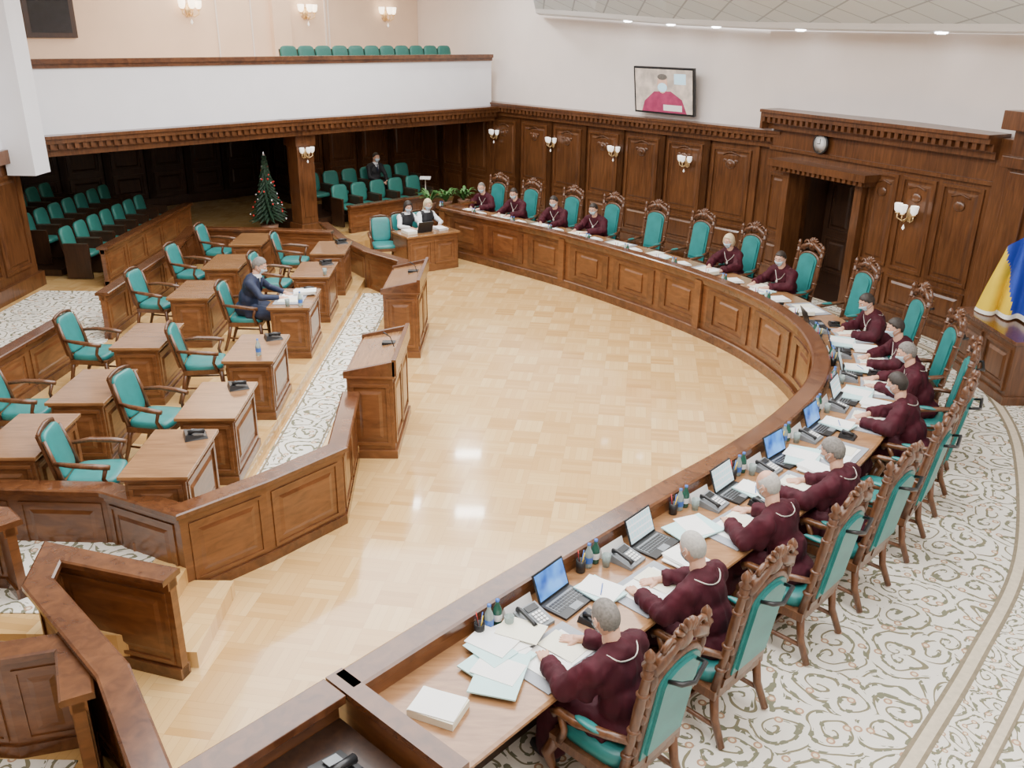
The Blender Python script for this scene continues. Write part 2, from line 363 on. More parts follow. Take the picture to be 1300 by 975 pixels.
mb.bx(dx0-.02,dx0,-1,-.3,.15,2.3,W_DARK); mb.bx(dx1,dx1+.02,-1,-.3,.15,2.3,W_DARK)
molded(mb,L,z1-.35,z1,0,W_PANEL,True,.32)
mb.bx(L,L+.06,-.9,.3,z1-.35,z1,W_PANEL); mb.bx(L-.02,L,-.9,0,.15,z1-.05,W_PANEL)
for xx in (dx0,dx1): mb.bx(xx-.14 if xx==dx0 else xx-.02,xx+.02 if xx==dx0 else xx+.14,0,.14,.15,2.3,W_PANEL)
mb.bx(dx0-.3,dx1+.3,0,.28,2.3,2.38,W_PANEL); mb.bx(dx0-.36,dx1+.36,0,.36,2.38,2.5,W_PANEL)
x=dx0-.28
while x<dx1+.25: mb.bx(x,x+.06,.28,.33,2.31,2.38,W_PANEL); x+=.12
for x0,x1 in ((.12,.85),(.95,1.6),(1.68,2.25)):
    fieldpanel(mb,x0,x1,.4,.95,0,W_PANEL); fieldpanel(mb,x0,x1,1.05,2.55,0,W_PANEL)
    xm=(x0+x1)/2; mb.ell((xm,.03,2.25),(.10,.03,.08),W_PANEL); mb.tube([(xm-.16,.03,2.38),(xm,.03,2.43),(xm+.16,.03,2.38)],.014,W_PANEL,6)
fieldpanel(mb,dx1+.16,L-.06,.4,.95,0,W_PANEL); fieldpanel(mb,dx1+.16,L-.06,1.05,2.2,0,W_PANEL)
mb.bx(0,dx0-.14,0,.07,.15,.33,W_PANEL); mb.bx(0,L,0,.05,2.62,2.68,W_PANEL)
mb.build('wall_portal')
mb=MB(); mb.frame(B,A)
for a,b in ((dx0+.02,(dx0+dx1)/2-.01),((dx0+dx1)/2+.01,dx1-.02)):
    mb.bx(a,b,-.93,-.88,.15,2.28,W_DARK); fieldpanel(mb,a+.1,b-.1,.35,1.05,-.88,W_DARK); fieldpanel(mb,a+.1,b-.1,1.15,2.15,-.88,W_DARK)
mb.ell(((dx0+dx1)/2-.07,-.84,1.15),.03,BRASS); mb.ell(((dx0+dx1)/2+.07,-.84,1.15),.03,BRASS)
mb.build('door_portal')
mb=MB()
up=[(8.3,-2.9),(7.6,11.5),(6.42,14.75),(4.74,17.64)]
for i in range(3):
    L=mb.frame(up[i],up[i+1]); mb.bx(0,L,-.3,0,3.0 if i else 0,6.6,PLAST)
mb.build('wall_right')
mb=MB(); mb.frame((7.13,12.0),(6.93,12.65)); mb.bx(0,.55,-.4,.12,.15,3.7,W_PANEL); mb.bx(.1,.45,.1,.17,.5,2.9,W_PANEL)
mb.bx(-.06,.61,-.1,.2,.15,.45,W_PANEL); mb.bx(-.06,.61,-.1,.2,2.95,3.1,W_PANEL); mb.bx(-.1,.65,-.1,.28,3.45,3.7,W_PANEL); mb.bx(-3,0,-.3,.0,.15,3.3,W_PANEL); mb.bx(-3,0,-.3,.2,3.1,3.5,W_PANEL); mb.bx(.5,.9,-.4,-.02,.15,3.3,W_PANEL)
mb.build('trim_pilaster_right',.01)
BF=[(-.62,23.6),(-5.0,19.25),(-8.25,15.7)]
mb=MB()
mb.sweep(BF,[(0,2.72),(0,4.02),(-.15,4.02),(-.15,2.72)],BALW)
mb.sweep(BF,[(.08,4.02),(.08,4.10),(-.22,4.10),(-.22,4.02)],W_RAIL); mb.sweep(BF,[(.04,3.95),(.04,4.02),(-.16,4.02),(-.16,3.95)],W_RAIL)
for i in range(2):
    L=mb.frame(BF[i],BF[i+1]); molded(mb,L,2.5,2.86,0,W_PANEL,True,.26)
mb.M=Matrix()
mb.prism([(-.75,23.85),(-.62,23.6),(-5.0,19.25),(-8.25,15.7),(-13.7,15.7),(-13.7,18.4),(-7.1,25.0),(-5.9,23.5),(-2.9,26.35)],2.6,2.75,W_DARK)
mb.prism([(-.95,24.1),(-5.2,19.8),(-8.6,16.0),(-13.0,16.2),(-2.95,26.2)],2.75,3.25,CREAM)
mb.build('wall_balcony_parapet')
mb=MB(); L=mb.frame(E,(-14,15.3)); mb.bx(-.5,L,-.3,0,2.8,6.6,CREAM)
for x in (2.9,3.0,5.1,6.0): mb.bx(x,x+.03,0,.04,3.0,6.6,PLAST)
mb.bx(4.1,4.6,0,.15,3.0,6.6,CREAM); mb.build('wall_balcony')
mb=MB(); panelling(mb,E,(-5.9,23.55),.3,2.6,4,W_PANEL,False,.1)
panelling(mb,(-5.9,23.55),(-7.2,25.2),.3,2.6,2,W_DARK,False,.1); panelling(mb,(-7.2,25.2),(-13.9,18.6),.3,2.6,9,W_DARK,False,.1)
mb.build('wall_recess')
mb=MB(); mb.bx(-11,-8.45,13.2,15.3,2.72,6.6,BALW); mb.bx(-8.45,-7.98,14.85,15.35,2.3,6.6,BALW)
mb.bx(-11,-8.5,13.2,15.3,.3,2.5,W_PANEL); mb.bx(-11,-8.36,13.08,15.4,2.5,2.72,W_PANEL); mb.bx(-11,-8.42,13.12,15.36,.3,.55,W_PANEL)
mb.M=Matrix.Translation((-8.5,13.2,0))@Matrix.Rotation(PI/2,4,'Z')@Matrix.Scale(-1,4,(0,1,0))
fieldpanel(mb,.15,1.0,.7,2.3,0,W_PANEL); fieldpanel(mb,1.1,1.95,.7,2.3,0,W_PANEL)
mb.M=Matrix.Translation((-11,13.2,0))@Matrix.Scale(-1,4,(0,1,0))
fieldpanel(mb,.2,1.1,.7,2.3,0,W_PANEL); fieldpanel(mb,1.2,2.3,.7,2.3,0,W_PANEL)
mb.build('wall_left_pier')
mb=MB(); mb.bx(-14.2,-13.9,-3,27,0,6.6,PLAST); mb.build('wall_left')
mb=MB(); mb.bx(-14.2,9,-3.3,-3,0,6.6,PLAST); mb.build('wall_front')
mb=MB(); mb.bx(-14.2,-5.5,-3.3,28,6.6,6.8,CEILW); mb.bx(5.0,9,-3.3,28,6.6,6.8,CEILW); mb.bx(-5.5,5,20,28,6.6,6.8,CEILW); mb.bx(-5.5,5,-3.3,3,6.6,6.8,CEILW)
mb.build('ceiling')
mb=MB()
O=[(.55,22.55,5.0),(1.9,20.95,4.90),(3.35,19.25,4.78),(4.74,17.6,4.71),(6.42,14.72,4.675),(7.55,11.6,4.655),(7.75,8,4.65),(7.95,2,4.65)]
ctr=Vector((-1,10.5))
def inset(p,d,z): q=Vector(p[:2]); v=(ctr-q).normalized(); q=q+v*d; return (q.x,q.y,z)
R1=O; R2=[inset(p,.9,p[2]+.03) for p in O]; R3=[inset(p,1.0,p[2]+.12) for p in O]; R4=[inset(p,4.2,p[2]+1.3) for p in O]
k=len(O)
mb.add(R1+R2,[(i,i+1,i+1+k,i+k) for i in range(k-1)],CEILW); mb.add(R2+R3,[(i,i+1,i+1+k,i+k) for i in range(k-1)],CEILW); mb.add(R3+R4,[(i,i+1,i+1+k,i+k) for i in range(k-1)],CEIL)
mb.build('ceiling_soffit')
for i,(a,t) in enumerate([(1,.4),(1,.95),(2,.5),(3,.3),(4,.2),(4,.75)]):
    p=Vector(O[a]).lerp(Vector(O[a+1]),t); q=inset(p,.45,p.z+.012)
    mb=MB(); mb.lathe([(.0,-.03),(.06,-.03),(.065,-.02),(.09,-.02),(.09,.0),(.0,.0)],DOWN,14); mb.build('recessed_downlight',0,(q[0],q[1],q[2]))

def sconce_mesh(warm):
    mb=MB(); g=LAMPG if warm else LAMPW
    mb.ell((0,.02,0),(.05,.02,.10),BRASS)
    for sx in (-1,0,1):
        x=.13*sx; y=.10 if sx else .16
        mb.tube([(0,.03,-.03),(x*.5,y*.7,-.09),(x,y,-.05),(x,y,0)],.009,BRASS,6)
        mb.lathe([(.01,0),(.035,.01),(.03,.02)],BRASS,10,(x,y,0)); mb.lathe([(.02,.02),(.045,.05),(.055,.13),(.05,.14)],g,12,(x,y,0))
    mb.lathe([(.0,-.2),(.02,-.17),(.0,-.12)],LAMPW,8,(0,.1,0))
    return mb.mesh('wall_sconce')
SC0=sconce_mesh(False); SC1=sconce_mesh(True)
def wallpt(p0,p1,s): d=(Vector(p1)-Vector(p0)).normalized(); q=Vector(p0)+d*s; return q,math.atan2(d.y,d.x)
for s in (.35,2.55,4.65,6.7):
    q,a=wallpt(C,D,s); a+=PI; n=Vector((-math.sin(a),math.cos(a)))*.055; place(SC0,'wall_sconce',(q.x+n.x,q.y+n.y,2.12),a)
q,a=wallpt(B,A,1.3); place(SC0,'wall_sconce',(q.x-.05,q.y-.02,1.98),a,0,(1.2,1.2,1.2))
for s in (1.1,3.6,6.7): q,a=wallpt(E,(-14,15.3),s); place(SC1,'wall_sconce',(q.x,q.y,5.0),a,0,(1.5,1.5,1.5))
place(SC0,'wall_sconce',(-4.6,19.72,2.1),math.radians(225))
mb=MB(); mb.bx(-.21,.21,-.21,.21,.3,2.6,W_PANEL); mb.bx(-.26,.26,-.26,.26,.3,.55,W_PANEL); mb.bx(-.25,.25,-.25,.25,2.25,2.5,W_PANEL); mb.bx(-.13,.13,-.23,.23,.7,2.1,W_PANEL)
mb.build('column',.008,(-4.75,19.95,0),math.radians(45))
q,a=wallpt(B,A,3.42)
mb=MB(); mb.M=Matrix.Rotation(-PI/2,4,'X'); mb.lathe([(0,0),(.17,0),(.18,.02),(.17,.04),(.15,.03),(0,.03)],BLK,28); mb.lathe([(0,.03),(.148,.032),(0,.033)],WPLAST,28)
mb.M=Matrix(); mb.box((0,.037,.04),(.012,.004,.09),BLK); mb.box((.03,.037,0),(.07,.004,.01),BLK)
mb.build('wall_clock',0,(q.x-.05,q.y-.02,2.85),a)
q,a=wallpt(C,D,6.05)
mb=MB(); mb.box((0,0,0),(1.62,.06,.94),BLK); y=.031
mb.box((0,y,0),(1.54,.004,.86),TVBG)
mb.M=Matrix.Translation((0,y+.003,0)); mb.prismy([(-.62,-.43),(.60,-.43),(.52,-.22),(.25,-.02),(-.2,0),(-.5,-.16)],-.001,.001,TVMAR)
mb.M=Matrix.Translation((0,y+.005,0)); mb.ell((.02,0,.14),(.14,.002,.19),TVSK,16,8); mb.box((-.45,0,.25),(.3,.002,.2),TVMK)
mb.M=Matrix.Translation((0,y+.008,0)); mb.ell((.02,0,.07),(.13,.002,.09),TVMK,16,8); mb.box((-.25,0,-.33),(.5,.002,.12),PAPER); mb.ell((.02,0,.28),(.13,.002,.06),H_GREY)
mb.M=Matrix(); mb.box((0,-.1,0),(.3,.2,.3),BLK)
tv=mb.build('wall_television',0,(q.x-.15,q.y-.13,3.52),a+PI); tv.rotation_euler=(math.radians(-8),0,a+PI)

# ---------------------------------------------------------------- judges bench
mb=MB(); end=PATH[-1]
mb.sweep(PATH,[(0,0),(.05,0),(.05,1.0),(0,1.0)],W_SKIRT)
mb.sweep(PATH,[(-.05,0),(0,0),(0,.14),(-.035,.16),(-.05,.14)],W_RAIL)
mb.sweep(PATH,[(-.03,.90),(0,.88),(0,1.0),(-.05,1.0)],W_RAIL)
mb.sweep(PATH,[(-.08,.99),(.13,.99),(.13,1.04),(.11,1.05),(-.06,1.05),(-.08,1.035)],W_RAIL)
mb.sweep(PATH,[(.08,.88),(.12,.88),(.12,1.0),(.08,1.0)],W_SKIRT)
mb.sweep(PATH,[(.05,.855),(.90,.855),(.92,.87),(.92,.89),(.90,.90),(.05,.90)],W_TOP)
mb.sweep(PATH,[(.42,.15),(.46,.15),(.46,.86),(.42,.86)],W_DARK)
s=.15; nseg=0
while s<PLEN-1.2:
    P=sub(PATH,s+.15,s+1.2)
    mb.sweep(P,[(-.025,.24),(0,.24),(0,.30),(-.025,.30)],W_RAIL); mb.sweep(P,[(-.025,.78),(0,.78),(0,.84),(-.025,.84)],W_RAIL)
    mb.sweep(P[:2],[(-.022,.3),(0,.3),(0,.78),(-.022,.78)],W_RAIL) ; mb.sweep(P[-2:],[(-.022,.3),(0,.3),(0,.78),(-.022,.78)],W_RAIL)
    mb.sweep(P[2:-2] if len(P)>5 else P,[(0,.36),(0,.72),(-.02,.69),(-.02,.39)],W_SKIRT)
    if nseg%3==0: mb.sweep(sub(PATH,s-.15,s+.0),[(-.055,.14),(0,.14),(0,.95),(-.055,.95)],W_SKIRT)
    s+=1.2; nseg+=1
i=min(range(len(PATH)),key=lambda k:abs(PATH[k].y-9.0)+abs(PATH[k].x-3.3)); p=PATH[i];n=PN[i];a=math.atan2(n.y,n.x)
mb.M=Matrix.Translation((p.x,p.y,0))@Matrix.Rotation(a,4,'Z')
mb.ell((-.03,0,.55),(.04,.12,.19),W_RAIL); mb.ell((-.05,0,.55),(.04,.06,.1),W_SKIRT)
for t in range(10): aa=t*2*PI/10; mb.ell((-.04,.12*math.cos(aa),.55+.19*math.sin(aa)),(.02,.035,.035),W_RAIL,8,5)
mb.M=Matrix()
t=(PATH[-1]-PATH[-2]).normalized()
L=mb.frame(end,end+PN[-1]*.95); mb.bx(-.05,.98,-.03,.03,0,1.0,W_SKIRT); mb.bx(-.08,1.0,-.06,.06,1.0,1.05,W_RAIL)
L=mb.frame(PATH[0],PATH[0]+PN[0]*.92); mb.bx(-.05,.95,-.03,.03,0,1.0,W_SKIRT); mb.bx(-.08,1.0,-.06,.06,1.0,1.05,W_RAIL)
mb.build('judges_bench')
mb=MB(); e2=end+t*1.2; e1=end+t*.07
mb.sweep([e1,end+t*.5,e2],[(0,0),(.05,0),(.05,1.0),(0,1.0)],W_SKIRT); mb.sweep([e1,e2],[(-.08,.99),(.13,.99),(.13,1.05),(-.08,1.05)],W_RAIL)
mb.sweep([e1,e2],[(.05,.80),(.75,.80),(.75,.84),(.05,.84)],W_DARK)
mb.sweep([e1,e2],[(.70,.0),(.74,.0),(.74,.80),(.70,.80)],W_DARK)
mb.build('side_table',.006)

# ---------------------------------------------------------------- chairs
def judge_chair():
    mb=MB(); w=W_CHAIR
    mb.ell((0,.01,.47),(.27,.26,.06),TEAL,24,10,.45)
    mb.box((0,0,.40),(.60,.56,.07),w); mb.box((0,.285,.385),(.46,.02,.09),w)
    for sx in (-1,1):
        mb.tube([(sx*.27,.25,.38),(sx*.30,.29,.28),(sx*.275,.26,.14),(sx*.27,.27,.07),(sx*.29,.31,.02)],[.04,.042,.024,.022,.034],w,10)
        mb.tube([(sx*.26,-.25,.40),(sx*.265,-.28,.2),(sx*.275,-.36,.015)],[.032,.03,.026],w,8)
        mb.tube([(sx*.272,.25,.15),(sx*.27,-.28,.15)],.018,w,8)
        f=lambda z:-.25-(z-.4)*.15
        mb.tube([(sx*.26,f(.4),.40),(sx*.265,f(.7),.7),(sx*.27,f(1.0),1.0),(sx*.27,f(1.22),1.22),(sx*.275,f(1.3),1.30)],[.034,.028,.034,.028,.036],w,8)
        for z in (.62,.82,1.1,1.24): mb.ell((sx*.268,f(z),z),(.042,.042,.022),w,10,6)
        mb.lathe([(.03,0),(.045,.02),(.02,.04),(.035,.065),(.03,.09),(.008,.12),(0,.125)],w,10,(sx*.275,f(1.3),1.30))
        mb.tube([(sx*.27,f(.73),.73),(sx*.31,-.15,.715),(sx*.33,.05,.68),(sx*.325,.18,.675),(sx*.32,.235,.65),(sx*.32,.215,.62)],[.024,.028,.03,.028,.026,.02],w,8)
        mb.tube([(sx*.32,.18,.66),(sx*.34,.13,.58),(sx*.31,.16,.5),(sx*.29,.2,.42)],[.024,.022,.026,.028],w,8)
        mb.ell((sx*.32,-.04,.715),(.033,.11,.018),TEAL)
    mb.tube([(-.27,0,.15),(.27,0,.15)],.018,w,8)
    an=math.atan(.15); mb.M=Matrix.Translation((0,-.27,.40))@Matrix.Rotation(an,4,'X')
    def outline(wd,z0,z1,k=14):
        pts=[(-wd,z0),(wd,z0)]
        for i in range(k+1): aa=PI*i/k; pts.append((wd*math.cos(aa),z1+wd*.55*math.sin(aa)))
        return pts
    o1=outline(.20,.16,.74); mb.prismy(o1,-.035,.035,TEAL)
    o0=outline(.17,.20,.73); mb.prismy(o0,-.055,.055,TEAL)
    o2=outline(.215,.14,.745); mb.tube([(x,0,z) for x,z in o2]+[(o2[0][0],0,o2[0][1])],.028,w,8)
    mb.box((0,0,.10),(.50,.045,.07),w); mb.box((0,0,.11),(.2,.06,.10),w)
    for sx in (-1,1):
        mb.tube([(sx*.25,0,.86),(sx*.20,0,.93),(sx*.12,0,.96),(sx*.05,0,1.0)],[.03,.045,.04,.04],w,8)
        pts=[];rr=[]
        for i in range(14):
            aa=i*.55; r=.062*(1-i/15); pts.append((sx*(.14+r*math.cos(aa)),.0,.985+r*math.sin(aa))); rr.append(.02-.0006*i)
        mb.tube(pts,rr,w,6)
        mb.ell((sx*.19,0,.92),(.05,.035,.05),w); mb.ell((sx*.235,0,.80),(.025,.03,.08),w)
        for zz in (.25,.38,.51,.64): mb.ell((sx*.245,0,zz),(.022,.03,.04),w,8,6)
    mb.ell((0,0,.97),(.09,.04,.07),w); mb.ell((0,.03,.98),(.045,.03,.045),w)
    for aa in (-60,-30,0,30,60):
        r=math.radians(aa); mb.ell((.07*math.sin(r),0,1.02+.045*math.cos(r)),(.022,.028,.05),w,8,6,1,Matrix.Rotation(r,3,'Y'))
    mb.tube([(-.15,-.05,.78),(-.13,-.12,.80),(-.02,-.14,.76),(.10,-.12,.82),(.13,-.05,.78)],[.012,.016,.016,.016,.012],BLK,6)
    mb.M=Matrix()
    return mb.mesh('judge_chair')
JC=judge_chair()
TOPS=[(0.88,4.02),(1.66,4.84),(2.38,5.65),(3.02,6.42),(3.66,7.25),(4.20,8.1),(4.55,9.05),(4.78,10.1),(4.95,11.2),(4.95,12.5),(4.66,13.8),(4.18,15.0),(3.5,16.2),(2.8,17.1),(2.05,17.9),(1.25,18.75),(.45,19.6),(-.38,20.45)]
seats=[]
for tp in TOPS:
    v=Vector(tp); i=min(range(len(PATH)),key=lambda k:(PATH[k]-v).length); n=PN[i].normalized(); f=-n
    rz=math.atan2(f.y,f.x)-PI/2
    d=(v-PATH[i]).dot(n)-.38; d=max(d,1.15); d=min(d,1.4)
    seats.append((PATH[i]+n*d,f,rz,i))
EMPTY=(4,9,12,13)
for k,(o,f,rz,i) in enumerate(seats): place(JC,'judge_chair',(o.x,o.y,.15),rz+(random.uniform(-.05,.05) if k not in EMPTY else random.uniform(-.15,.15)))
def desk_chair():
    mb=MB(); w=W_CHAIR
    mb.ell((0,.02,.46),(.25,.25,.055),TEAL,20,8,.4); mb.box((0,.02,.41),(.50,.50,.06),w)
    for sx in (-1,1):
        mb.tube([(sx*.23,.24,.41),(sx*.235,.25,.2),(sx*.235,.26,0)],[.03,.026,.02],w,8)
        mb.tube([(sx*.22,-.2,.41),(sx*.225,-.25,.2),(sx*.23,-.32,0)],[.028,.025,.02],w,8)
        mb.tube([(sx*.22,-.21,.42),(sx*.225,-.27,.7),(sx*.21,-.33,.92)],[.028,.024,.018],w,8)
        mb.tube([(sx*.23,-.27,.70),(sx*.29,-.1,.70),(sx*.30,.1,.68),(sx*.29,.24,.66)],[.02,.026,.03,.026],w,8)
        mb.tube([(sx*.29,.2,.66),(sx*.28,.16,.54),(sx*.25,.2,.42)],[.022,.02,.024],w,8)
        mb.tube([(sx*.235,.25,.18),(sx*.226,-.25,.2)],.013,w,6)
    mb.M=Matrix.Translation((0,-.25,.50))@Matrix.Rotation(math.radians(13),4,'X')
    mb.ell((0,0,.24),(.20,.04,.25),TEAL,20,10,.4); mb.box((0,-.025,.24),(.43,.03,.50),w)
    mb.tube([(-.2,-.02,.49),(-.1,-.02,.515),(0,-.02,.525),(.1,-.02,.515),(.2,-.02,.49)],.02,w,6); mb.box((0,-.02,.0),(.42,.03,.04),w)
    mb.M=Matrix()
    return mb.mesh('armchair')
DC=desk_chair()
def desk():
    mb=MB(); w=W_DESK
    mb.box((0,0,.735),(.98,.60,.035),W_DTOP); mb.box((0,0,.705),(.94,.56,.025),w)
    mb.bx(-.45,-.42,-.26,.26,0,.70,w); mb.bx(.42,.45,-.26,.26,0,.70,w); mb.bx(-.42,.42,.22,.25,0,.70,w)
    mb.bx(-.47,.47,.245,.27,0,.09,w); mb.bx(-.475,-.44,-.27,.27,0,.09,w); mb.bx(.44,.475,-.27,.27,0,.09,w)
    mb.M=Matrix.Translation((-.45,.25,0)); fieldpanel(mb,.04,.86,.13,.66,0,w,.018,.04)
    mb.M=Matrix.Translation((.45,-.26,0))@Matrix.Rotation(PI/2,4,'Z')@Matrix.Scale(-1,4,(0,1,0)); fieldpanel(mb,.03,.49,.13,.66,0,w,.018,.04)
    mb.M=Matrix.Translation((-.45,-.26,0))@Matrix.Rotation(PI/2,4,'Z'); fieldpanel(mb,.03,.49,.13,.66,0,w,.018,.04)
    mb.M=Matrix(); mb.bx(-.42,-.1,-.24,.2,.52,.70,w); mb.box((-.26,-.245,.61),(.28,.02,.14),w); mb.ell((-.26,-.265,.61),.014,BRASS,8,5)
    return mb.mesh('writing_desk')
DK=desk(); RX=-PI/2+math.radians(2.5)
Dp=[(-3.22,15.3),(-3.18,13.75),(-3.12,12.1),(-3.08,9.98),(-3.04,8.36),(-3.08,7.13)]
Ep=[(-4.80,15.9),(-4.72,14.2),(-4.65,12.5),(-4.55,10.38),(-4.48,8.70),(-4.55,7.46)]
for x,y in Dp+Ep: place(DK,'writing_desk',(x,y,.30),RX,.006)
CH=[(-3.95,15.5),(-3.90,13.95),(-3.84,12.15),(-3.84,10.25),(-3.78,8.55),(-3.86,7.26),(-5.48,16.1),(-5.42,14.45),(-5.36,12.75),(-5.32,10.55),(-5.25,8.72)]
for k,(x,y) in enumerate(CH): place(DC,'armchair',(x,y,.30),RX+(random.uniform(-.2,.15) if k!=2 else 0),0,(.95,.95,.97))
def gseat():
    mb=MB(); w=W_DARK
    mb.ell((0,.02,.44),(.22,.24,.05),TEAL2,14,6,.4); mb.M=Matrix.Translation((0,-.22,.5))@Matrix.Rotation(math.radians(10),4,'X'); mb.ell((0,0,.20),(.22,.045,.23),TEAL2,14,8,.5); mb.box((0,-.03,.16),(.44,.03,.4),w); mb.M=Matrix()
    for sx in (-1,1): mb.box((sx*.25,0,.33),(.04,.46,.62),w); mb.box((sx*.25,0,.65),(.06,.44,.03),w)
    return mb.mesh('gallery_seat')
GS=gseat()
for r,(x,z) in enumerate([(-7.95,.3),(-8.95,.42),(-9.95,.54)]):
    for j in range(7 if r<2 else 5): place(GS,'gallery_seat',(x,15.95+j*.56+r*.55,z),-PI/2)
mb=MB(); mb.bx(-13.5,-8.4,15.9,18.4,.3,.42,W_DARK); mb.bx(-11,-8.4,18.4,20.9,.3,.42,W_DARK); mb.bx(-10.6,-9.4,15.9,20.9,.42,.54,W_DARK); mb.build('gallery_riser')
d45=Vector((.71,.705)); ang=math.atan2(-.705,.71)-PI/2
r1=Vector((-3.95,20.75)); r2=Vector((-4.75,21.45))
for j in range(5): q=r1+d45*(.55*j); place(GS,'gallery_seat',(q.x,q.y,.32),ang)
for j in range(6): q=r2+d45*(.55*j); place(GS,'gallery_seat',(q.x,q.y,.48),ang)
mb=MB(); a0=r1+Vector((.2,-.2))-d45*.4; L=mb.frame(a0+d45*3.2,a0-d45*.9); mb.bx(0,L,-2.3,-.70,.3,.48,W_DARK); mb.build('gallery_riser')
rb=Vector((-4.95,21.0))
for j in range(11):
    q=rb+d45*(.46*j); place(GS,'gallery_seat',(q.x,q.y,3.36),ang)
mb=MB(); L=mb.frame(rb+d45*5,rb-d45*.5); mb.bx(0,L,-.4,.4,3.25,3.36,CREAM); mb.build('balcony_riser')

# ---------------------------------------------------------------- barriers
def barrier(name,pts,z0,z1,mat=W_SKIRT):
    mb=MB(); P=[Vector(p) for p in pts]
    mb.sweep(P,[(-.035,z0),(.035,z0),(.035,z1-.05),(-.035,z1-.05)],mat)
    mb.sweep(P,[(-.055,z0),(.055,z0),(.055,z0+.1),(-.055,z0+.1)],W_RAIL)
    mb.sweep(P,[(-.05,z1-.12),(.05,z1-.12),(.05,z1-.05),(-.05,z1-.05)],mat)
    mb.sweep(P,[(-.10,z1-.05),(.10,z1-.05),(.10,z1-.01),(.085,z1),(-.085,z1),(-.10,z1-.01)],W_RAIL)
    for i in range(len(P)-1):
        for a,b in ((P[i],P[i+1]),(P[i+1],P[i])):
            L=mb.frame(a,b); n=max(1,round(L/.85)); w=L/n
            for j in range(n):
                if w>.3:
                    mb.M=mb.M@Matrix.Translation((0,.035,0)); fieldpanel(mb,j*w+.05,(j+1)*w-.05,z0+.13,z1-.15,0,mat,.012,.03); mb.frame(a,b)
        mb.M=Matrix()
    return mb.build(name)
barrier('wood_barrier',[(-8.6,6.95),(-3.56,6.82),(-2.79,6.45),(-2.24,7.02),(-1.69,7.70),(-1.80,9.08)],0,.86)
barrier('wood_barrier',[(-1.85,13.99),(-1.95,15.2),(-2.7,15.95),(-3.35,16.95),(-4.0,18.4)],0,.86)
barrier('wood_barrier',[(-3.5,16.8),(-4.7,16.95),(-6.3,17.0),(-6.05,15.4),(-6.0,12.35)],.3,1.02)
barrier('wood_barrier',[(-6.0,11.25),(-6.1,9.2),(-6.3,7.1)],.3,1.02)
barrier('wood_barrier',[(-7.25,15.2),(-7.25,19.6)],.3,1.02)
barrier('wood_barrier',[(-3.75,19.95),(-1.75,21.95)],.3,.92)
barrier('wood_barrier',[(-2.46,5.40),(-3.47,5.70),(-3.38,5.30),(-2.45,4.38),(-1.88,3.55)],0,.92)
barrier('wood_barrier',[(-6,4.75),(-3.3,4.62),(-2.89,4.74),(-2.60,4.2)],0,.86)
barrier('wood_barrier',[(-6,6.28),(-4.1,6.12),(-3.92,5.95)],.3,1.0)
def lectern(name,x0,x1,y0,y1):
    mb=MB(); w=W_SKIRT; z=1.02
    mb.bx(x0,x1,y0,y1,0,z,w); mb.bx(x0-.03,x1+.03,y0-.03,y1+.03,0,.1,w); mb.bx(x0-.03,x1+.03,y0-.03,y1+.03,z-.03,z,w)
    mb.prismy([(x0,z),(x1,z),(x1,z+.12),(x0,z+.02)],y0+.02,y1-.02,W_DTOP)
    mb.prismy([(x0-.03,z),(x1+.03,z),(x1+.03,z+.18),(x0-.03,z+.05)],y0-.03,y0+.02,W_RAIL); mb.prismy([(x0-.03,z),(x1+.03,z),(x1+.03,z+.18),(x0-.03,z+.05)],y1-.02,y1+.03,W_RAIL)
    mb.bx(x1,x1+.05,y0-.03,y1+.03,z,z+.20,W_RAIL)
    mb.M=Matrix.Translation((x0,y0,0))@Matrix.Scale(-1,4,(0,1,0)); fieldpanel(mb,.04,x1-x0-.04,.16,z-.1,0,w,.018,.04)
    mb.frame((x1,y1),(x1,y0)); L=y1-y0; fieldpanel(mb,.05,L/2-.03,.16,z-.1,0,w,.018,.04); fieldpanel(mb,L/2+.03,L-.05,.16,z-.1,0,w,.018,.04)
    mb.M=Matrix(); ym=(y0+y1)/2
    mb.tube([(x1-.06,ym,z+.12),(x1-.1,ym,z+.24),(x1-.18,ym,z+.30)],[.008,.006,.010],BLK,6); mb.box((x1-.15,ym+.2,z+.10),(.16,.1,.03),BLK)
    mb.build(name,.006)
lectern('lectern',-1.86,-1.34,9.16,10.45); lectern('lectern',-1.93,-1.42,12.55,13.92)
mb=MB(); L=mb.frame((-1.16,18.12),(-2.14,17.45))
mb.bx(0,L,-.04,0,0,.74,W_DESK); fieldpanel(mb,.06,L/2-.03,.15,.64,0,W_DESK,.018,.04); fieldpanel(mb,L/2+.03,L-.06,.15,.64,0,W_DESK,.018,.04)
mb.bx(-.03,L+.03,-.66,.05,.74,.78,W_DTOP); mb.bx(0,.03,-.64,0,0,.74,W_DESK); mb.bx(L-.03,L,-.64,0,0,.74,W_DESK)
SECM=mb.M.copy(); mb.build('secretary_desk',.006)

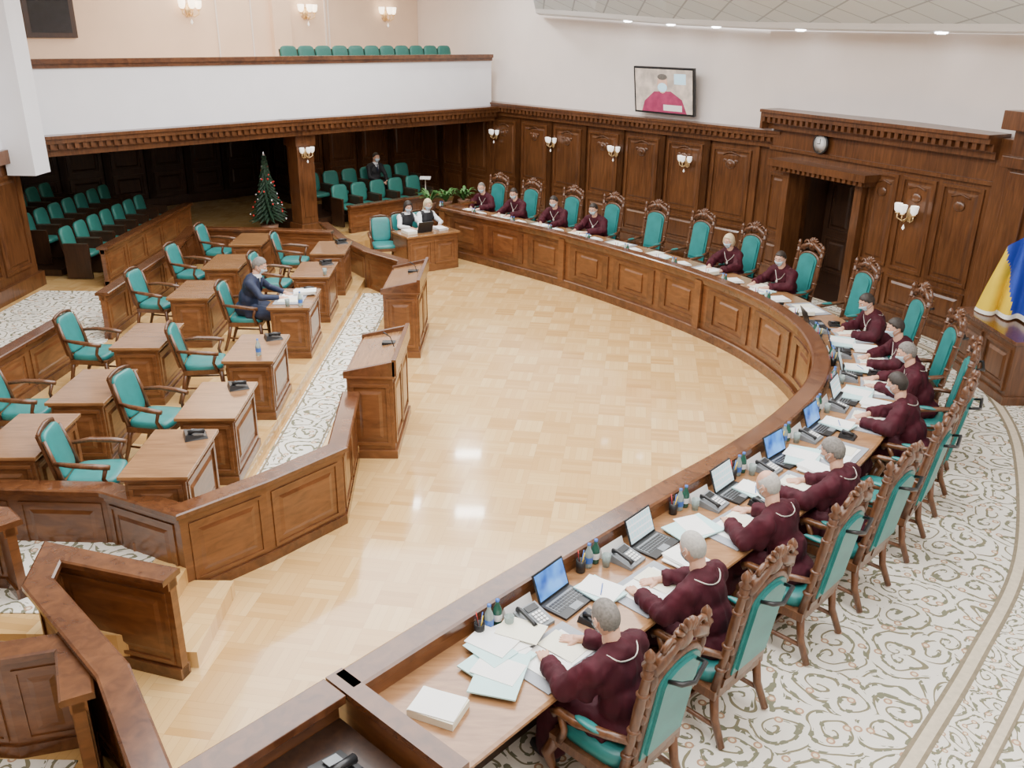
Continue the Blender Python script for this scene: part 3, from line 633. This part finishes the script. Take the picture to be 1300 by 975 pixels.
# ---------------------------------------------------------------- people
def hand_mesh():
    mb=MB(); m=SKIN
    mb.ell((0,.045,0),(.042,.052,.016),m,16,10,.75); mb.tube([(0,-.05,0),(0,.0,0),(0,.03,0)],[.027,.026,.03],m,12)
    for x,l,sp in ((-.030,.068,-.10),(-.010,.078,-.02),(.011,.072,.05),(.031,.055,.14)):
        pts=[(x,.07,.002),(x+sp*.02,.088,.006),(x+sp*l*.5,.09+l*.42,.002),(x+sp*l*.8,.088+l*.75,-.012),(x+sp*l,.085+l*.95,-.028)]
        mb.tube(pts,[.0095,.0098,.009,.0082,.0068],m,8); mb.ell(pts[-1],.0068,m,8,6)
    pts=[(-.028,.02,-.004),(-.046,.042,-.008),(-.058,.066,-.014),(-.056,.088,-.022)]
    mb.tube(pts,[.015,.0125,.0105,.0085],m,8); mb.ell(pts[-1],.0085,m,8,6)
    return bake_remesh(mb,.0045,2)
HV,HF,HN=hand_mesh()
def headpt(u,v,off=0.0):
    cx=math.cos(v)*math.sin(u); cy=math.cos(v)*math.cos(u); cz=math.sin(v)
    x=.078*cx; y=.097*cy; z=.116*cz
    if z<0:
        k=-z/.116; x*=1-.22*k**2.2
        if cy>0: y*=1-.06*k*k; x*=1+.10*k*(1-k)
        else: y*=1-.35*k
    else: y-=.006*(z/.116)
    if cy>0 and off<.009:
        g=math.exp(-(x/.012)**2); zz=(z+.014)
        if -.03<zz<.05: y+= .024*g*(1-max(0,zz)/.05)*(1 if zz>-.018 else max(0,(zz+.03)/.012))
        y-=.009*(math.exp(-((abs(x)-.031)/.015)**2-((z-.014)/.013)**2))
        y+=.005*math.exp(-((z-.038)/.010)**2)*math.exp(-(x/.05)**2)
        y+=.006*math.exp(-(x/.022)**2-((z+.096)/.015)**2)
    L=math.sqrt(x*x+y*y+z*z); s=(L+off)/L
    return (x*s,y*s,z*s)
def shell(mb,cond,off,mat,nu=48,nv=36):
    idx={};vs=[];fs=[]
    us=[-PI+2*PI*i/nu for i in range(nu)]; vv=[-PI/2+PI*j/nv for j in range(nv+1)]
    def c(i,j): return cond(us[i%nu],vv[j])
    def inner(i,j): return all(c(i+a,min(nv,max(0,j+b))) for a in (-1,0,1) for b in (-1,0,1))
    def g(i,j):
        i%=nu
        if (i,j) not in idx:
            idx[(i,j)]=len(vs); vs.append(headpt(us[i],vv[j],off if inner(i,j) else min(off,.0035)))
        return idx[(i,j)]
    for j in range(nv):
        for i in range(nu):
            if c(i,j) and c(i+1,j) and c(i,j+1) and c(i+1,j+1): fs.append((g(i,j),g(i+1,j),g(i+1,j+1),g(i,j+1)))
    if fs: mb.add(vs,fs,mat,True)
def hline(u,pts):
    a=abs(u)
    for (a0,v0),(a1,v1) in zip(pts,pts[1:]):
        if a<=a1: return v0+(v1-v0)*(a-a0)/(a1-a0)
    return pts[-1][1]
HL=[(0,.62),(.7,.60),(1.0,.35),(1.25,.30),(1.42,-.10),(1.6,-.02),(1.85,-.05),(2.0,-.55),(3.15,-.72)]
def head(mb,M,hair,style,mask=True):
    sv=mb.M; mb.M=sv@M
    shell(mb,lambda u,v:True,0.0,SKIN)
    for sx in (-1,1):
        mb.ell((sx*.079,-.008,-.002),(.010,.020,.032),SKIN,10,8,1,Matrix.Rotation(sx*.25,3,'Z')); mb.ell((sx*.031,.081,.014),(.012,.010,.009),EYEW,10,8); mb.ell((sx*.031,.0905,.014),(.0055,.002,.0055),IRIS,8,6)
        mb.tube([(sx*.016,.097,.036),(sx*.032,.096,.041),(sx*.049,.084,.035)],[.003,.0045,.002],hair,6)
    mb.tube([(-.024,.086,-.060),(0,.094,-.058),(.024,.086,-.060)],[.003,.006,.003],LIPS,6)
    if style=='short': shell(mb,lambda u,v:v>hline(u,HL),.012,hair)
    elif style=='crop': shell(mb,lambda u,v:v>hline(u,HL)+.12*(abs(u)<1.1),.006,hair)
    elif style=='bald': shell(mb,lambda u,v:(v>hline(u,HL) and v<.55+.25*(abs(u)-1.2) and abs(u)>1.15),.006,hair)
    else:
        HW=[(0,.60),(.6,.50),(.9,.1),(1.1,-.5),(1.5,-.8),(3.15,-.9)]
        shell(mb,lambda u,v:v>hline(u,HW),.020,hair)
        if style=='long': mb.ell((0,-.055,-.11),(.09,.05,.15),hair,14,8)
        if style=='bob': mb.ell((0,-.045,-.04),(.095,.07,.085),hair,14,8)
    if mask:
        shell(mb,lambda u,v:abs(u)<1.12+.25*v and -1.15<v<-.04,.0085,MASK)
        for sx in (-1,1): mb.tube([(sx*.066,.05,-.015),(sx*.082,.02,0),(sx*.088,-.008,.012)],.0018,WPLAST,4); mb.tube([(sx*.062,.045,-.06),(sx*.080,.02,-.035),(sx*.086,-.010,-.02)],.0018,WPLAST,4)
    mb.M=sv
def person(name,loc,rz,cloth=MAROON,hair=H_GREY,style='short',lean=.25,yaw=0,nod=.35,arms=None,robe=True,mask=True,seat=.50,vest=None,bulk=1.0,female=False):
    mb=MB(); b=MB(); m=cloth
    def T(x,y,z):
        k=max(0,z-.60); return Vector((x*bulk,y+lean*k+.25*k*k-.10,z-.03*k))
    sw=.16 if female else .18
    b.ell(T(0,-.0,seat+.09),(.185*bulk,.16,.12),m); b.ell(T(0,.01,.74),(.170*bulk,.140,.17),m,14,10); b.ell(T(0,.01,.90),(.185*bulk,.13,.18),m,14,10)
    b.tube([T(-sw+.01,-.005,1.0),T(0,-.02,1.03),T(sw-.01,-.005,1.0)],[.075,.095,.075],m,12); b.ell(T(-sw,-.005,.99),.080,m); b.ell(T(sw,-.005,.99),.080,m)
    b.tube([T(0,-.02,1.02),T(0,-.02,1.09)],[.12,.075],m,12)
    arms=arms or [(-.29,.18,.82,-.16,.44,.80),(.29,.18,.82,.16,.44,.80)]
    hands=[]
    for sx,(ex,ey,ez,wx,wy,wz) in zip((-1,1),arms):
        S=T(sx*sw,0,1.0); El=Vector((ex,ey,ez)); Wr=Vector((wx,wy,wz)); fd=(Wr-El).normalized()
        r=(.082,.074,.068,.060) if robe else (.062,.05,.045,.036)
        b.tube([S,S.lerp(El,.5)],[r[0],(r[0]+r[1])/2],m,12); b.tube([S.lerp(El,.5),El],[(r[0]+r[1])/2,r[1]],m,12); b.tube([El,El.lerp(Wr,.5),Wr-fd*.02],[r[1],r[2],r[3]],m,12); b.ell(El,r[1]*1.02,m)
        if robe: b.ell(El.lerp(Wr,.62)+Vector((0,-.01,-.008)),(.060,.11,.052),m,12,8); b.ell(S.lerp(El,.55)+Vector((-sx*.03,-.04,-.03)),(.06,.07,.12),m,12,8)
        hands.append((sx,Wr,fd))
    kz=seat+.04
    for sx in (-1,1):
        rr=(.115,.095,.075,.05) if not robe else (.13,.115,.11,.10)
        b.tube([Vector((sx*.09,-.06,kz+.01)),Vector((sx*.12,.18,kz+.01)),Vector((sx*.13,.38,kz-.02))],[rr[0],rr[0]*.95,rr[1]],m,12); b.ell((sx*.13,.38,kz-.02),rr[1],m)
        b.tube([Vector((sx*.13,.38,kz-.02)),Vector((sx*.13,.40,.30)),Vector((sx*.13,.40,.10))],[rr[1],rr[2],rr[3]],m,12)
        mb.ell((sx*.13,.46,.045),(.048,.13,.045),BLACKC,12,8,.8)
    if robe: b.box((0,.16,kz),(.2,.5,.12),m); b.box((0,.38,.35),(.2,.12,.4),m)
    vs,fs,ns=bake_remesh(b,.015,5)
    seed=random.uniform(0,50); out=[]
    for p,n in zip(vs,ns):
        if robe:
            q=Vector((p.x*12+seed,p.y*12,p.z*2.6)); r1_=1-abs(noise.noise(q))*2.4; r2_=1-abs(noise.noise(q*1.9+Vector((7,3,1))))*2.2
            d=max(-1,r1_)*.012+max(-1,r2_)*.005-.006
        else: d=noise.noise(Vector((p.x*12+seed,p.y*12,p.z*9)))*.008
        out.append(p+n*d)
    mb.add(out,fs,m,True)
    if vest:
        i=mb.slot(vest); base=len(mb.f)-len(fs)
        for q,f in enumerate(fs):
            c=sum((out[a] for a in f),Vector())/len(f)
            if c.z<.66 or (abs(c.x)<sw*.93 and c.z<1.08 and c.y<T(0,.16,c.z).y+.02): mb.mi[base+q]=i
    nk=T(0,0,1.09); hb=nk+Vector((0,.04,.105))
    mb.tube([T(0,-.015,1.04),nk,hb+Vector((0,-.025,-.01))],[.064,.058,.054],SKIN,14)
    Mh=Matrix.Translation(hb+Vector((0,.012,.03)))@Matrix.Rotation(-yaw,4,'Z')@Matrix.Rotation(-nod,4,'X')
    head(mb,Mh,hair,style,mask)
    def surf(x,yd,z0,z1):
        best=None;bd=9
        for p in out:
            if abs(p.z-z0)<z1:
                d=(p.x-x)**2+(p.y-yd)**2+(p.z-z0)**2*.5
                if d<bd: bd=d;best=p
        return best
    if robe:
        pts=[]; c0=T(0,-.015,1.05)
        for i in range(29):
            a=2*PI*i/28; fr=max(0,math.cos(a))
            q=c0+Vector((.125*math.sin(a),.13*math.cos(a)+.03*fr,-.19*fr**2))
            s=surf(q.x,q.y,q.z,.08)
            dirv=(s-Vector((c0.x,c0.y-.02,s.z-.06))).normalized() if s else Vector((0,0,1))
            pts.append((s if s else q)+dirv*.005)
        for _ in range(2): pts=[(pts[i-1]+pts[i]*2+pts[(i+1)%len(pts)])/4 if 0<i<len(pts)-1 else pts[i] for i in range(len(pts))]
        mb.tube(pts,.005,CHAIN,6); mb.ell(pts[0]+Vector((0,.008,-.03)),(.024,.012,.028),CHAIN)
    else:
        q=T(0,.0,1.08); mb.lathe([(.078,-.02),(.070,.02),(.062,.032)],WHITEC,14,tuple(q))
        if cloth!=WHITEC:
            top=T(0,.085,1.05); bot=surf(0,T(0,.2,.85).y,.85,.03)+Vector((0,.006,0))
            a1=surf(-.05,top.y,1.04,.04)+Vector((0,.008,.01)); a2=surf(.05,top.y,1.04,.04)+Vector((0,.008,.01)); mid=surf(0,T(0,.2,.95).y,.95,.03)+Vector((0,.008,0))
            mb.add([a1,a2,mid+Vector((.03,0,0)),bot,mid-Vector((.03,0,0))],[(0,1,2,3,4)],WHITEC); mb.tube([top+Vector((0,.012,0)),mid+Vector((0,.008,0)),bot+Vector((0,.006,.0))],[.012,.018,.012],NAVY,6)
    for sx,Wr,fd in hands:
        d=Vector((fd.x-sx*.12,fd.y,0)).normalized(); pz=-math.atan2(d.x,d.y)
        Mx=Matrix.Translation(Wr+fd*.015+Vector((0,0,-.012)))@Matrix.Rotation(pz,4,'Z')@Matrix.Rotation(math.radians(-10),4,'X')
        if sx<0: Mx=Mx@Matrix.Scale(-1,4,(1,0,0))
        sv=mb.M; mb.M=Mx; mb.add(HV,HF,SKIN,True); mb.M=sv
    return mb.build(name,0,loc,rz)
PR={0:(H_GREY,'crop',.20,0.25,.50),1:(H_WHITE,'crop',.26,.15,.5),2:(H_WHITE,'bald',.34,.1,.45),3:(H_GREY,'short',.28,0,.45),5:(H_DARK,'short',.3,.2,.35),6:(H_GREY,'short',.32,-.1,.35),7:(H_DARK,'short',.34,-.1,.3),8:(H_DARK,'short',.42,-.2,.5),
    10:(H_DARK,'short',.3,-.4,.25),11:(H_BLOND,'bob',.25,-.3,.2),14:(H_DARK,'short',.3,-.3,.35),15:(H_DARK,'short',.30,-.3,.3),16:(H_DARK,'short',.28,-.5,.3),17:(H_GREY,'crop',.28,-.5,.3)}
armsets=[None,[(-.31,.12,.83,-.20,.42,.80),(.30,.18,.83,.06,.42,.80)],[(-.29,.18,.83,-.07,.44,.80),(.31,.14,.83,.24,.43,.80)],[(-.30,.2,.83,-.24,.52,.80),(.30,.16,.83,.12,.43,.80)]]
for k,(hr,st,ln,yw,nd) in PR.items():
    o,f,rz,i=seats[k]; fem=(k==11); far=.08 if k in(2,5,6,7,8) else .04
    if k==0: far=.0
    person('judge' if not fem else 'woman_judge',(o.x+f.x*far,o.y+f.y*far,.15),rz+random.uniform(-.06,.06),MAROON,hr,st,ln+random.uniform(0,.05),yw,nd,armsets[k%4],bulk=random.uniform(1.0,1.12) if not fem else .95,female=fem)
person('man_in_navy_suit',(-3.74,12.12,.30),RX,NAVY,H_GREY,'short',.28,.0,.45,[(-.28,.2,.82,-.12,.46,.79),(.28,.2,.82,.14,.44,.79)],robe=False)
q=r2+d45*(.55*3)
person('seated_man_in_dark_suit',(q.x+.1,q.y-.1,.46),ang,BLACKC,H_DARK,'short',.0,0,.1,[(-.25,.05,.75,-.1,.28,.66),(.25,.05,.75,.1,.28,.66)],robe=False)
SA=math.atan2(SECM[1][0],SECM[0][0])
for s,(hr,st) in zip((.25,.72),((H_BLOND,'long'),(H_DARK,'long'))):
    p=SECM@Vector((s,-.93,0)); person('secretary_woman',(p.x,p.y,0),SA,WHITEC,hr,st,.2,.2,.3,[(-.26,.2,.83,-.1,.42,.83),(.26,.2,.83,.1,.42,.83)],robe=False,vest=BLACKC,bulk=.9,female=True)
    p=SECM@Vector((s,-1.0,0)); place(DC,'armchair',(p.x,p.y,0),SA,0,(.82,.9,1))
p=SECM@Vector((1.3,-.85,0)); place(DC,'armchair',(p.x,p.y,0),SA-.3)

# ---------------------------------------------------------------- props
def m_laptop(scr):
    mb=MB(); mb.box((0,0,.009),(.34,.23,.018),BLK); mb.box((0,.02,.0185),(.30,.12,.003),GREYP)
    for r in range(4):
        for c in range(10): mb.box((-.13+c*.029,-.028+r*.026,.021),(.022,.019,.004),BLK)
    mb.box((0,.085-.16,.0195),(.1,.06,.002),GREYP)
    R=Matrix.Rotation(math.radians(-20),3,'X'); c=Vector((0,.115,.018))
    mb.box(c+R@Vector((0,0,.11)),(.34,.010,.22),BLK,R); mb.box(c+R@Vector((0,-.006,.112)),(.315,.003,.19),scr,R)
    return mb.mesh('laptop')
def m_phone():
    mb=MB(); mb.add([(-.1,-.1,0),(.1,-.1,0),(.1,.1,0),(-.1,.1,0),(-.1,-.1,.02),(.1,-.1,.02),(.1,.1,.07),(-.1,.1,.07)],[(0,3,2,1),(4,5,6,7),(0,1,5,4),(1,2,6,5),(2,3,7,6),(3,0,4,7)],GREYP)
    R=Matrix.Rotation(math.radians(14),3,'X')
    for i in range(4):
        for j in range(3): mb.box((.0+j*.028,-.07+i*.026,.035+i*.0063),(.02,.018,.008),WPLAST,R)
    mb.box((.03,.06,.066),(.1,.05,.006),BLK,R)
    mb.tube([(-.07,-.09,.05),(-.07,-.06,.065),(-.07,.05,.095),(-.07,.09,.085)],[.02,.014,.014,.02],BLK,8)
    return mb.mesh('desk_telephone')
def m_mic():
    mb=MB(); mb.add([(-.07,-.08,0),(.07,-.08,0),(.07,.08,0),(-.07,.08,0),(-.06,-.07,.02),(.06,-.07,.02),(.06,.07,.05),(-.06,.07,.05)],[(0,3,2,1),(4,5,6,7),(0,1,5,4),(1,2,6,5),(2,3,7,6),(3,0,4,7)],BLK)
    mb.tube([(-.03,.05,.055),(-.03,.0,.065),(-.03,-.06,.05)],[.020,.014,.020],BLK,8); mb.box((.025,-.01,.042),(.04,.06,.004),GREYP,Matrix.Rotation(math.radians(12),3,'X'))
    return mb.mesh('conference_handset')
def m_bottle(gm):
    mb=MB(); mb.lathe([(.0,0),(.03,0),(.032,.02),(.032,.11),(.028,.13),(.013,.165),(.012,.185),(0,.185)],gm,14); mb.lathe([(.0325,.04),(.0328,.09)],WPLAST if gm is GREENB else BLUECAP,14); mb.lathe([(.014,.185),(.014,.2),(0,.2)],BLUECAP,10)
    return mb.mesh('water_bottle')
def m_glass():
    mb=MB(); mb.lathe([(0,0),(.028,0),(.034,.1),(.032,.1),(.026,.006),(0,.006)],GLASSY,14); return mb.mesh('drinking_glass')
def m_name():
    mb=MB(); mb.add([(-.13,-.035,0),(.13,-.035,0),(.13,.035,0),(-.13,.035,0),(-.13,0,.09),(.13,0,.09)],[(0,1,2,3)[::-1],(0,1,5,4),(2,3,4,5),(0,4,3),(1,2,5)],WPLAST)
    mb.box((0,-.026,.035),(.16,.004,.012),BLUECAP,Matrix.Rotation(math.radians(-21),3,'X'))
    return mb.mesh('name_plate')
def m_papers(kind):
    mb=MB(); rnd=random.Random(kind)
    if kind==0:
        z=0
        for i in range(6): a=rnd.uniform(-.12,.12); mb.box((rnd.uniform(-.02,.02),rnd.uniform(-.02,.02),z+.004),(.21,.297,.008),PAPER,Matrix.Rotation(a,3,'Z')); z+=.008
    elif kind==1:
        mb.box((0,0,.004),(.60,.40,.008),BLOTTER); mb.box((-.11,.0,.010),(.21,.297,.006),PAPER,Matrix.Rotation(.03,3,'Z')); mb.box((.11,0,.012),(.21,.297,.006),PAPER,Matrix.Rotation(-.04,3,'Z')); mb.box((.10,.02,.017),(.2,.28,.004),PCREAM,Matrix.Rotation(.06,3,'Z'))
    elif kind==2:
        mb.box((0,0,.006),(.23,.31,.012),FOLD); mb.box((.02,.01,.015),(.21,.297,.006),PAPER,Matrix.Rotation(.25,3,'Z')); mb.tube([(-.05,-.05,.024),(.06,.03,.024)],.004,BLUECAP,6)
    elif kind==3:
        for i in range(5): mb.box((rnd.uniform(-.16,.16),rnd.uniform(-.1,.1),.003+i*.005),(.21,.297,.004),(PAPER,PAPER,FOLD,PAPER,PCREAM)[i],Matrix.Rotation(rnd.uniform(-.5,.5),3,'Z'))
    elif kind==5:
        mb.box((0,0,.005),(.42,.30,.01),FOLD); mb.box((.03,.02,.012),(.21,.297,.004),PAPER,Matrix.Rotation(-.2,3,'Z'))
    else:
        mb.box((0,0,.025),(.22,.30,.05),PCREAM); mb.box((0,0,.054),(.21,.29,.008),PAPER,Matrix.Rotation(.05,3,'Z'))
    return mb.mesh('paper_documents')
def m_pens():
    mb=MB(); mb.lathe([(0,0),(.035,0),(.037,.1),(.033,.1),(.031,.01),(0,.01)],BLK,12)
    for i,c in enumerate((BLUECAP,RED,BLK,FYEL)): a=i*1.6; mb.tube([(0,0,.01),(.03*math.cos(a),.03*math.sin(a),.17)],.004,c,6)
    return mb.mesh('pen_holder')
LP1=m_laptop(SCR1);LP2=m_laptop(SCR2);PH=m_phone();MC=m_mic();BT=m_bottle(GLASSY);BG=m_bottle(GREENB);GL=m_glass();NP=m_name();PP=[m_papers(i) for i in range(6)];PE=m_pens()
def onbench(me,name,k,o,l,rot=0,z=.90):
    O_,f,rz,i=seats[k]; p=PATH[i]; n=-f; t=Vector((f.y,-f.x))
    q=p+n*o+t*l; return place(me,name,(q.x,q.y,z+.001),rz+rot)
for k in range(18):
    R=lambda a:random.uniform(-a,a)
    if k<=8:
        onbench((LP1,LP2,LP2,LP1)[k%4],'laptop',k,.37,.46,R(.08))
        onbench(PH,'desk_telephone',k,.34,.14,R(.1)); onbench(BG,'water_bottle',k,.18,-.05); onbench(BT,'water_bottle',k,.18,-.13); onbench(PE,'pen_holder',k,.18,-.22)
        onbench(NP,'name_plate',k,.175,.15,PI); onbench(PP[1],'paper_documents',k,.68,-.03,R(.06)); onbench(PP[2 if k%2 else 5],'paper_documents',k,.46,-.34,R(.3),.922)
        onbench(GL,'drinking_glass',k,.27,-.03)
        if k%2==0: onbench(MC,'conference_handset',k,.62,.42,R(.2))
        else: onbench(PP[0],'paper_documents',k,.68,.42,R(.1))
    else:
        onbench(MC,'conference_handset',k,.30,.22,R(.2)); onbench(PP[1 if k%2 else 3],'paper_documents',k,.66,.0,R(.1)); onbench(PP[2+2*(k%2)],'paper_documents',k,.40,-.24,R(.2),.926)
        onbench(NP,'name_plate',k,.19,0,PI+R(.1)); onbench(BT,'water_bottle',k,.19,.4); onbench(BG,'water_bottle',k,.19,.33); onbench(PE,'pen_holder',k,.2,-.42); onbench(PP[0],'paper_documents',k,.45,.48,R(.2))
onbench(PP[5],'paper_documents',0,.56,-.42,.5,.928); onbench(PP[4],'paper_documents',0,.50,-.88,.35); onbench(PP[3],'paper_documents',0,.40,-.14,.2,.93)
q=end+t*.35+PN[-1]*.38; place(MC,'conference_handset',(q.x,q.y,.841),math.radians(140),0,(1.6,1.6,1.4))
for k,(x,y) in enumerate(Dp): place(MC,'conference_handset',(x+.12,y+.32,1.054),RX+PI+.4,0,(1.3,1.3,1.2))
place(PP[1],'paper_documents',(-3.16,12.05,1.054),RX); place(PP[0],'paper_documents',(-3.02,12.28,1.074),RX+.2); place(BT,'water_bottle',(-2.95,11.72,1.054)); place(GL,'drinking_glass',(-3.12,11.68,1.054)); place(BT,'water_bottle',(-2.98,9.7,1.054)); place(GL,'drinking_glass',(-2.95,13.4,1.054))
for s,me,nm in ((.25,PP[0],'paper_documents'),(.68,LP1,'laptop'),(.98,PP[4],'paper_documents')):
    p=SECM@Vector((s,-.3,0)); place(me,nm,(p.x,p.y,.781),SA)
mb=MB(); rnd=random.Random(3)
mb.lathe([(0,0),(.16,0),(.2,.22),(.0,.22)],POT,14); mb.tube([(0,0,.2),(0,0,1.75)],[.03,.008],W_DARK,6)
for lv in range(16):
    z=.35+lv*.088; r=.42*(1-lv/16.5)
    for j in range(13):
        a=j*2*PI/13+lv*.4; rr=r*rnd.uniform(.8,1.1); dx,dy=math.cos(a),math.sin(a)
        mb.tube([(0,0,z+.07),(dx*rr*.5,dy*rr*.5,z+.03),(dx*rr,dy*rr,z-.05)],[.03,.045,.006],NEEDLE,5,False)
        if rnd.random()<.28: mb.ell((dx*rr,dy*rr,z-.07),.022,RED if rnd.random()<.5 else SILVER,8,6)
mb.lathe([(.02,0),(.035,.03),(.0,.12)],SILVER,6,(0,0,1.72))
mb.build('christmas_tree',0,(-5.52,19.75,.3))
def fern(seed):
    mb=MB(); rnd=random.Random(seed); mb.lathe([(0,0),(.13,0),(.17,.2),(.18,.22),(.15,.22),(.14,.2),(0,.2)],POT,16)
    for i in range(34):
        a=rnd.uniform(0,2*PI); r=rnd.uniform(.2,.45); h=rnd.uniform(.2,.5); dx,dy=math.cos(a),math.sin(a); px,py=-dy,dx; w=.03
        pts=[(dx*r*t,dy*r*t,.2+h*(t*1.9-t*t*1.25)) for t in (0,.3,.6,.85,1)]; ww=[.008,w,w*1.1,w*.7,.003]
        vs=[]
        for p,q in zip(pts,ww): vs+=[(p[0]+px*q,p[1]+py*q,p[2]),(p[0]-px*q,p[1]-py*q,p[2])]
        mb.add(vs,[(2*k,2*k+1,2*k+3,2*k+2) for k in range(4)],LEAF,True)
    return mb.mesh('potted_fern')
mb=MB(); L=mb.frame((-1.05,20.75),(-2.2,20.15)); mb.bx(0,L,-.2,.2,.0,.76,W_PANEL); mb.bx(-.03,L+.03,-.23,.23,.74,.78,W_RAIL); fieldpanel(mb,.05,L-.05,.1,.68,.2,W_PANEL); PM=mb.M.copy(); mb.build('plant_stand')
for i,s in enumerate((.15,.60,1.0)): p=PM@Vector((s,0,0)); place(fern(i),'potted_fern',(p.x,p.y,.78),0,0,(.85,.85,.85))
mb=MB(); mb.lathe([(0,0),(.15,0),(.15,.02),(.015,.03),(.015,1.35),(0,1.35)],CHROME,12); mb.box((0,0,1.38),(.25,.18,.05),WPLAST); mb.lathe([(.03,.9),(.05,.95),(.03,1.0)],CHROME,10); mb.build('floor_stand',0,(-2.12,21.2,.0))
mb=MB(); mb.bx(6.42,6.82,10.6,12.1,.15,.98,W_PANEL); mb.bx(6.38,6.86,10.56,12.14,.98,1.03,W_RAIL); mb.bx(6.39,6.84,10.57,12.13,.15,.27,W_PANEL)
mb.M=Matrix.Translation((6.42,10.6,0))@Matrix.Rotation(PI/2,4,'Z'); fieldpanel(mb,.06,.7,.32,.9,0,W_PANEL); fieldpanel(mb,.8,1.44,.32,.9,0,W_PANEL); mb.build('wooden_cabinet',.006)
mb=MB(); mb.lathe([(0,.15),(.14,.15),(.14,.2),(.02,.24),(.018,2.9),(.03,2.93),(0,3.05)],BRASS,12,(7.0,11.2,0))
nu,nvv=30,20
def fp(u,v):
    zt=2.75-.75*u**.8; zb=1.06-.02*u; z=zt+(zb-zt)*v
    w=.55+.25*v
    x=7.0-.62*u*w; y=11.22+.85*u*w+.06*math.sin(u*19+v*2)*(.5+v); x+=.05*math.cos(u*17+v)
    return (x,y,z)
vs=[fp(i/nu,j/nvv) for j in range(nvv+1) for i in range(nu+1)]
fb=[];fy=[];fr=[]
for j in range(nvv):
    for i in range(nu):
        a=j*(nu+1)+i; f=(a,a+1,a+nu+2,a+nu+1)
        (fr if j==nvv-1 else fy if (i/nu)*.9+(j/nvv)*.55>.86 else fb).append(f)
mb.add(vs,fb,FBLUE,True); mb.add(vs,fy,FYEL,True); mb.add(vs,fr,FRINGE,True); mb.build('flag_on_pole')
q,a=wallpt(E,(-14,15.3),9.75)
mb=MB(); mb.box((0,.05,0),(1.0,.08,1.6),W_DARK); mb.box((0,.095,0),(.8,.01,1.4),GLASSW); mb.build('framed_picture',0,(q.x,q.y,5.2),a)

# ---------------------------------------------------------------- lights
def area(name,loc,sx,sy,e,col=(1,1,1),rot=(0,0,0)):
    l=bpy.data.lights.new(name,'AREA'); l.shape='RECTANGLE'; l.size=sx; l.size_y=sy; l.energy=e; l.color=col
    o=bpy.data.objects.new(name,l); bpy.context.collection.objects.link(o); o.location=loc; o.rotation_euler=rot; return o
area('skylight',(-.3,10.5,6.55),9,14,2350,(1,.975,.945))
area('ceiling_light_near',(2.5,1.0,6.3),6,4,380,(1,.95,.88))
for x,y in ((-1.0,18.8),(-2.6,19.2),(1.2,18.0),(-1.2,22)): area('floor_glare_light',(x,y,6.3),.7,.5,75,(1,.97,.92))  # added out-of-view lights, positioned to give glare patches on the parquet
area('gallery_light',(-9,18.5,2.5),3,3,7,(1,.85,.65))
area('gallery_light_back',(-4,22.8,2.5),2,2,10,(1,.85,.65))
area('balcony_light',(-6,21.5,6.4),5,3,230,(1,.86,.70),(0,0,math.radians(45)))
w=bpy.data.worlds.new('world'); bpy.context.scene.world=w; w.use_nodes=True
w.node_tree.nodes['Background'].inputs[0].default_value=(.94,.96,1,1); w.node_tree.nodes['Background'].inputs[1].default_value=1.15
# ---------------------------------------------------------------- camera
cd=bpy.data.cameras.new('camera'); c=bpy.data.objects.new('camera',cd); bpy.context.collection.objects.link(c)
cd.sensor_width=36; cd.lens=F/1300*36; cd.clip_start=.05
c.matrix_world=Matrix.Translation((0,0,H))@Matrix.Rotation(math.pi/2-math.atan(445.5/F),4,'X')@Matrix.Rotation(.012,4,'Z')
bpy.context.scene.camera=c
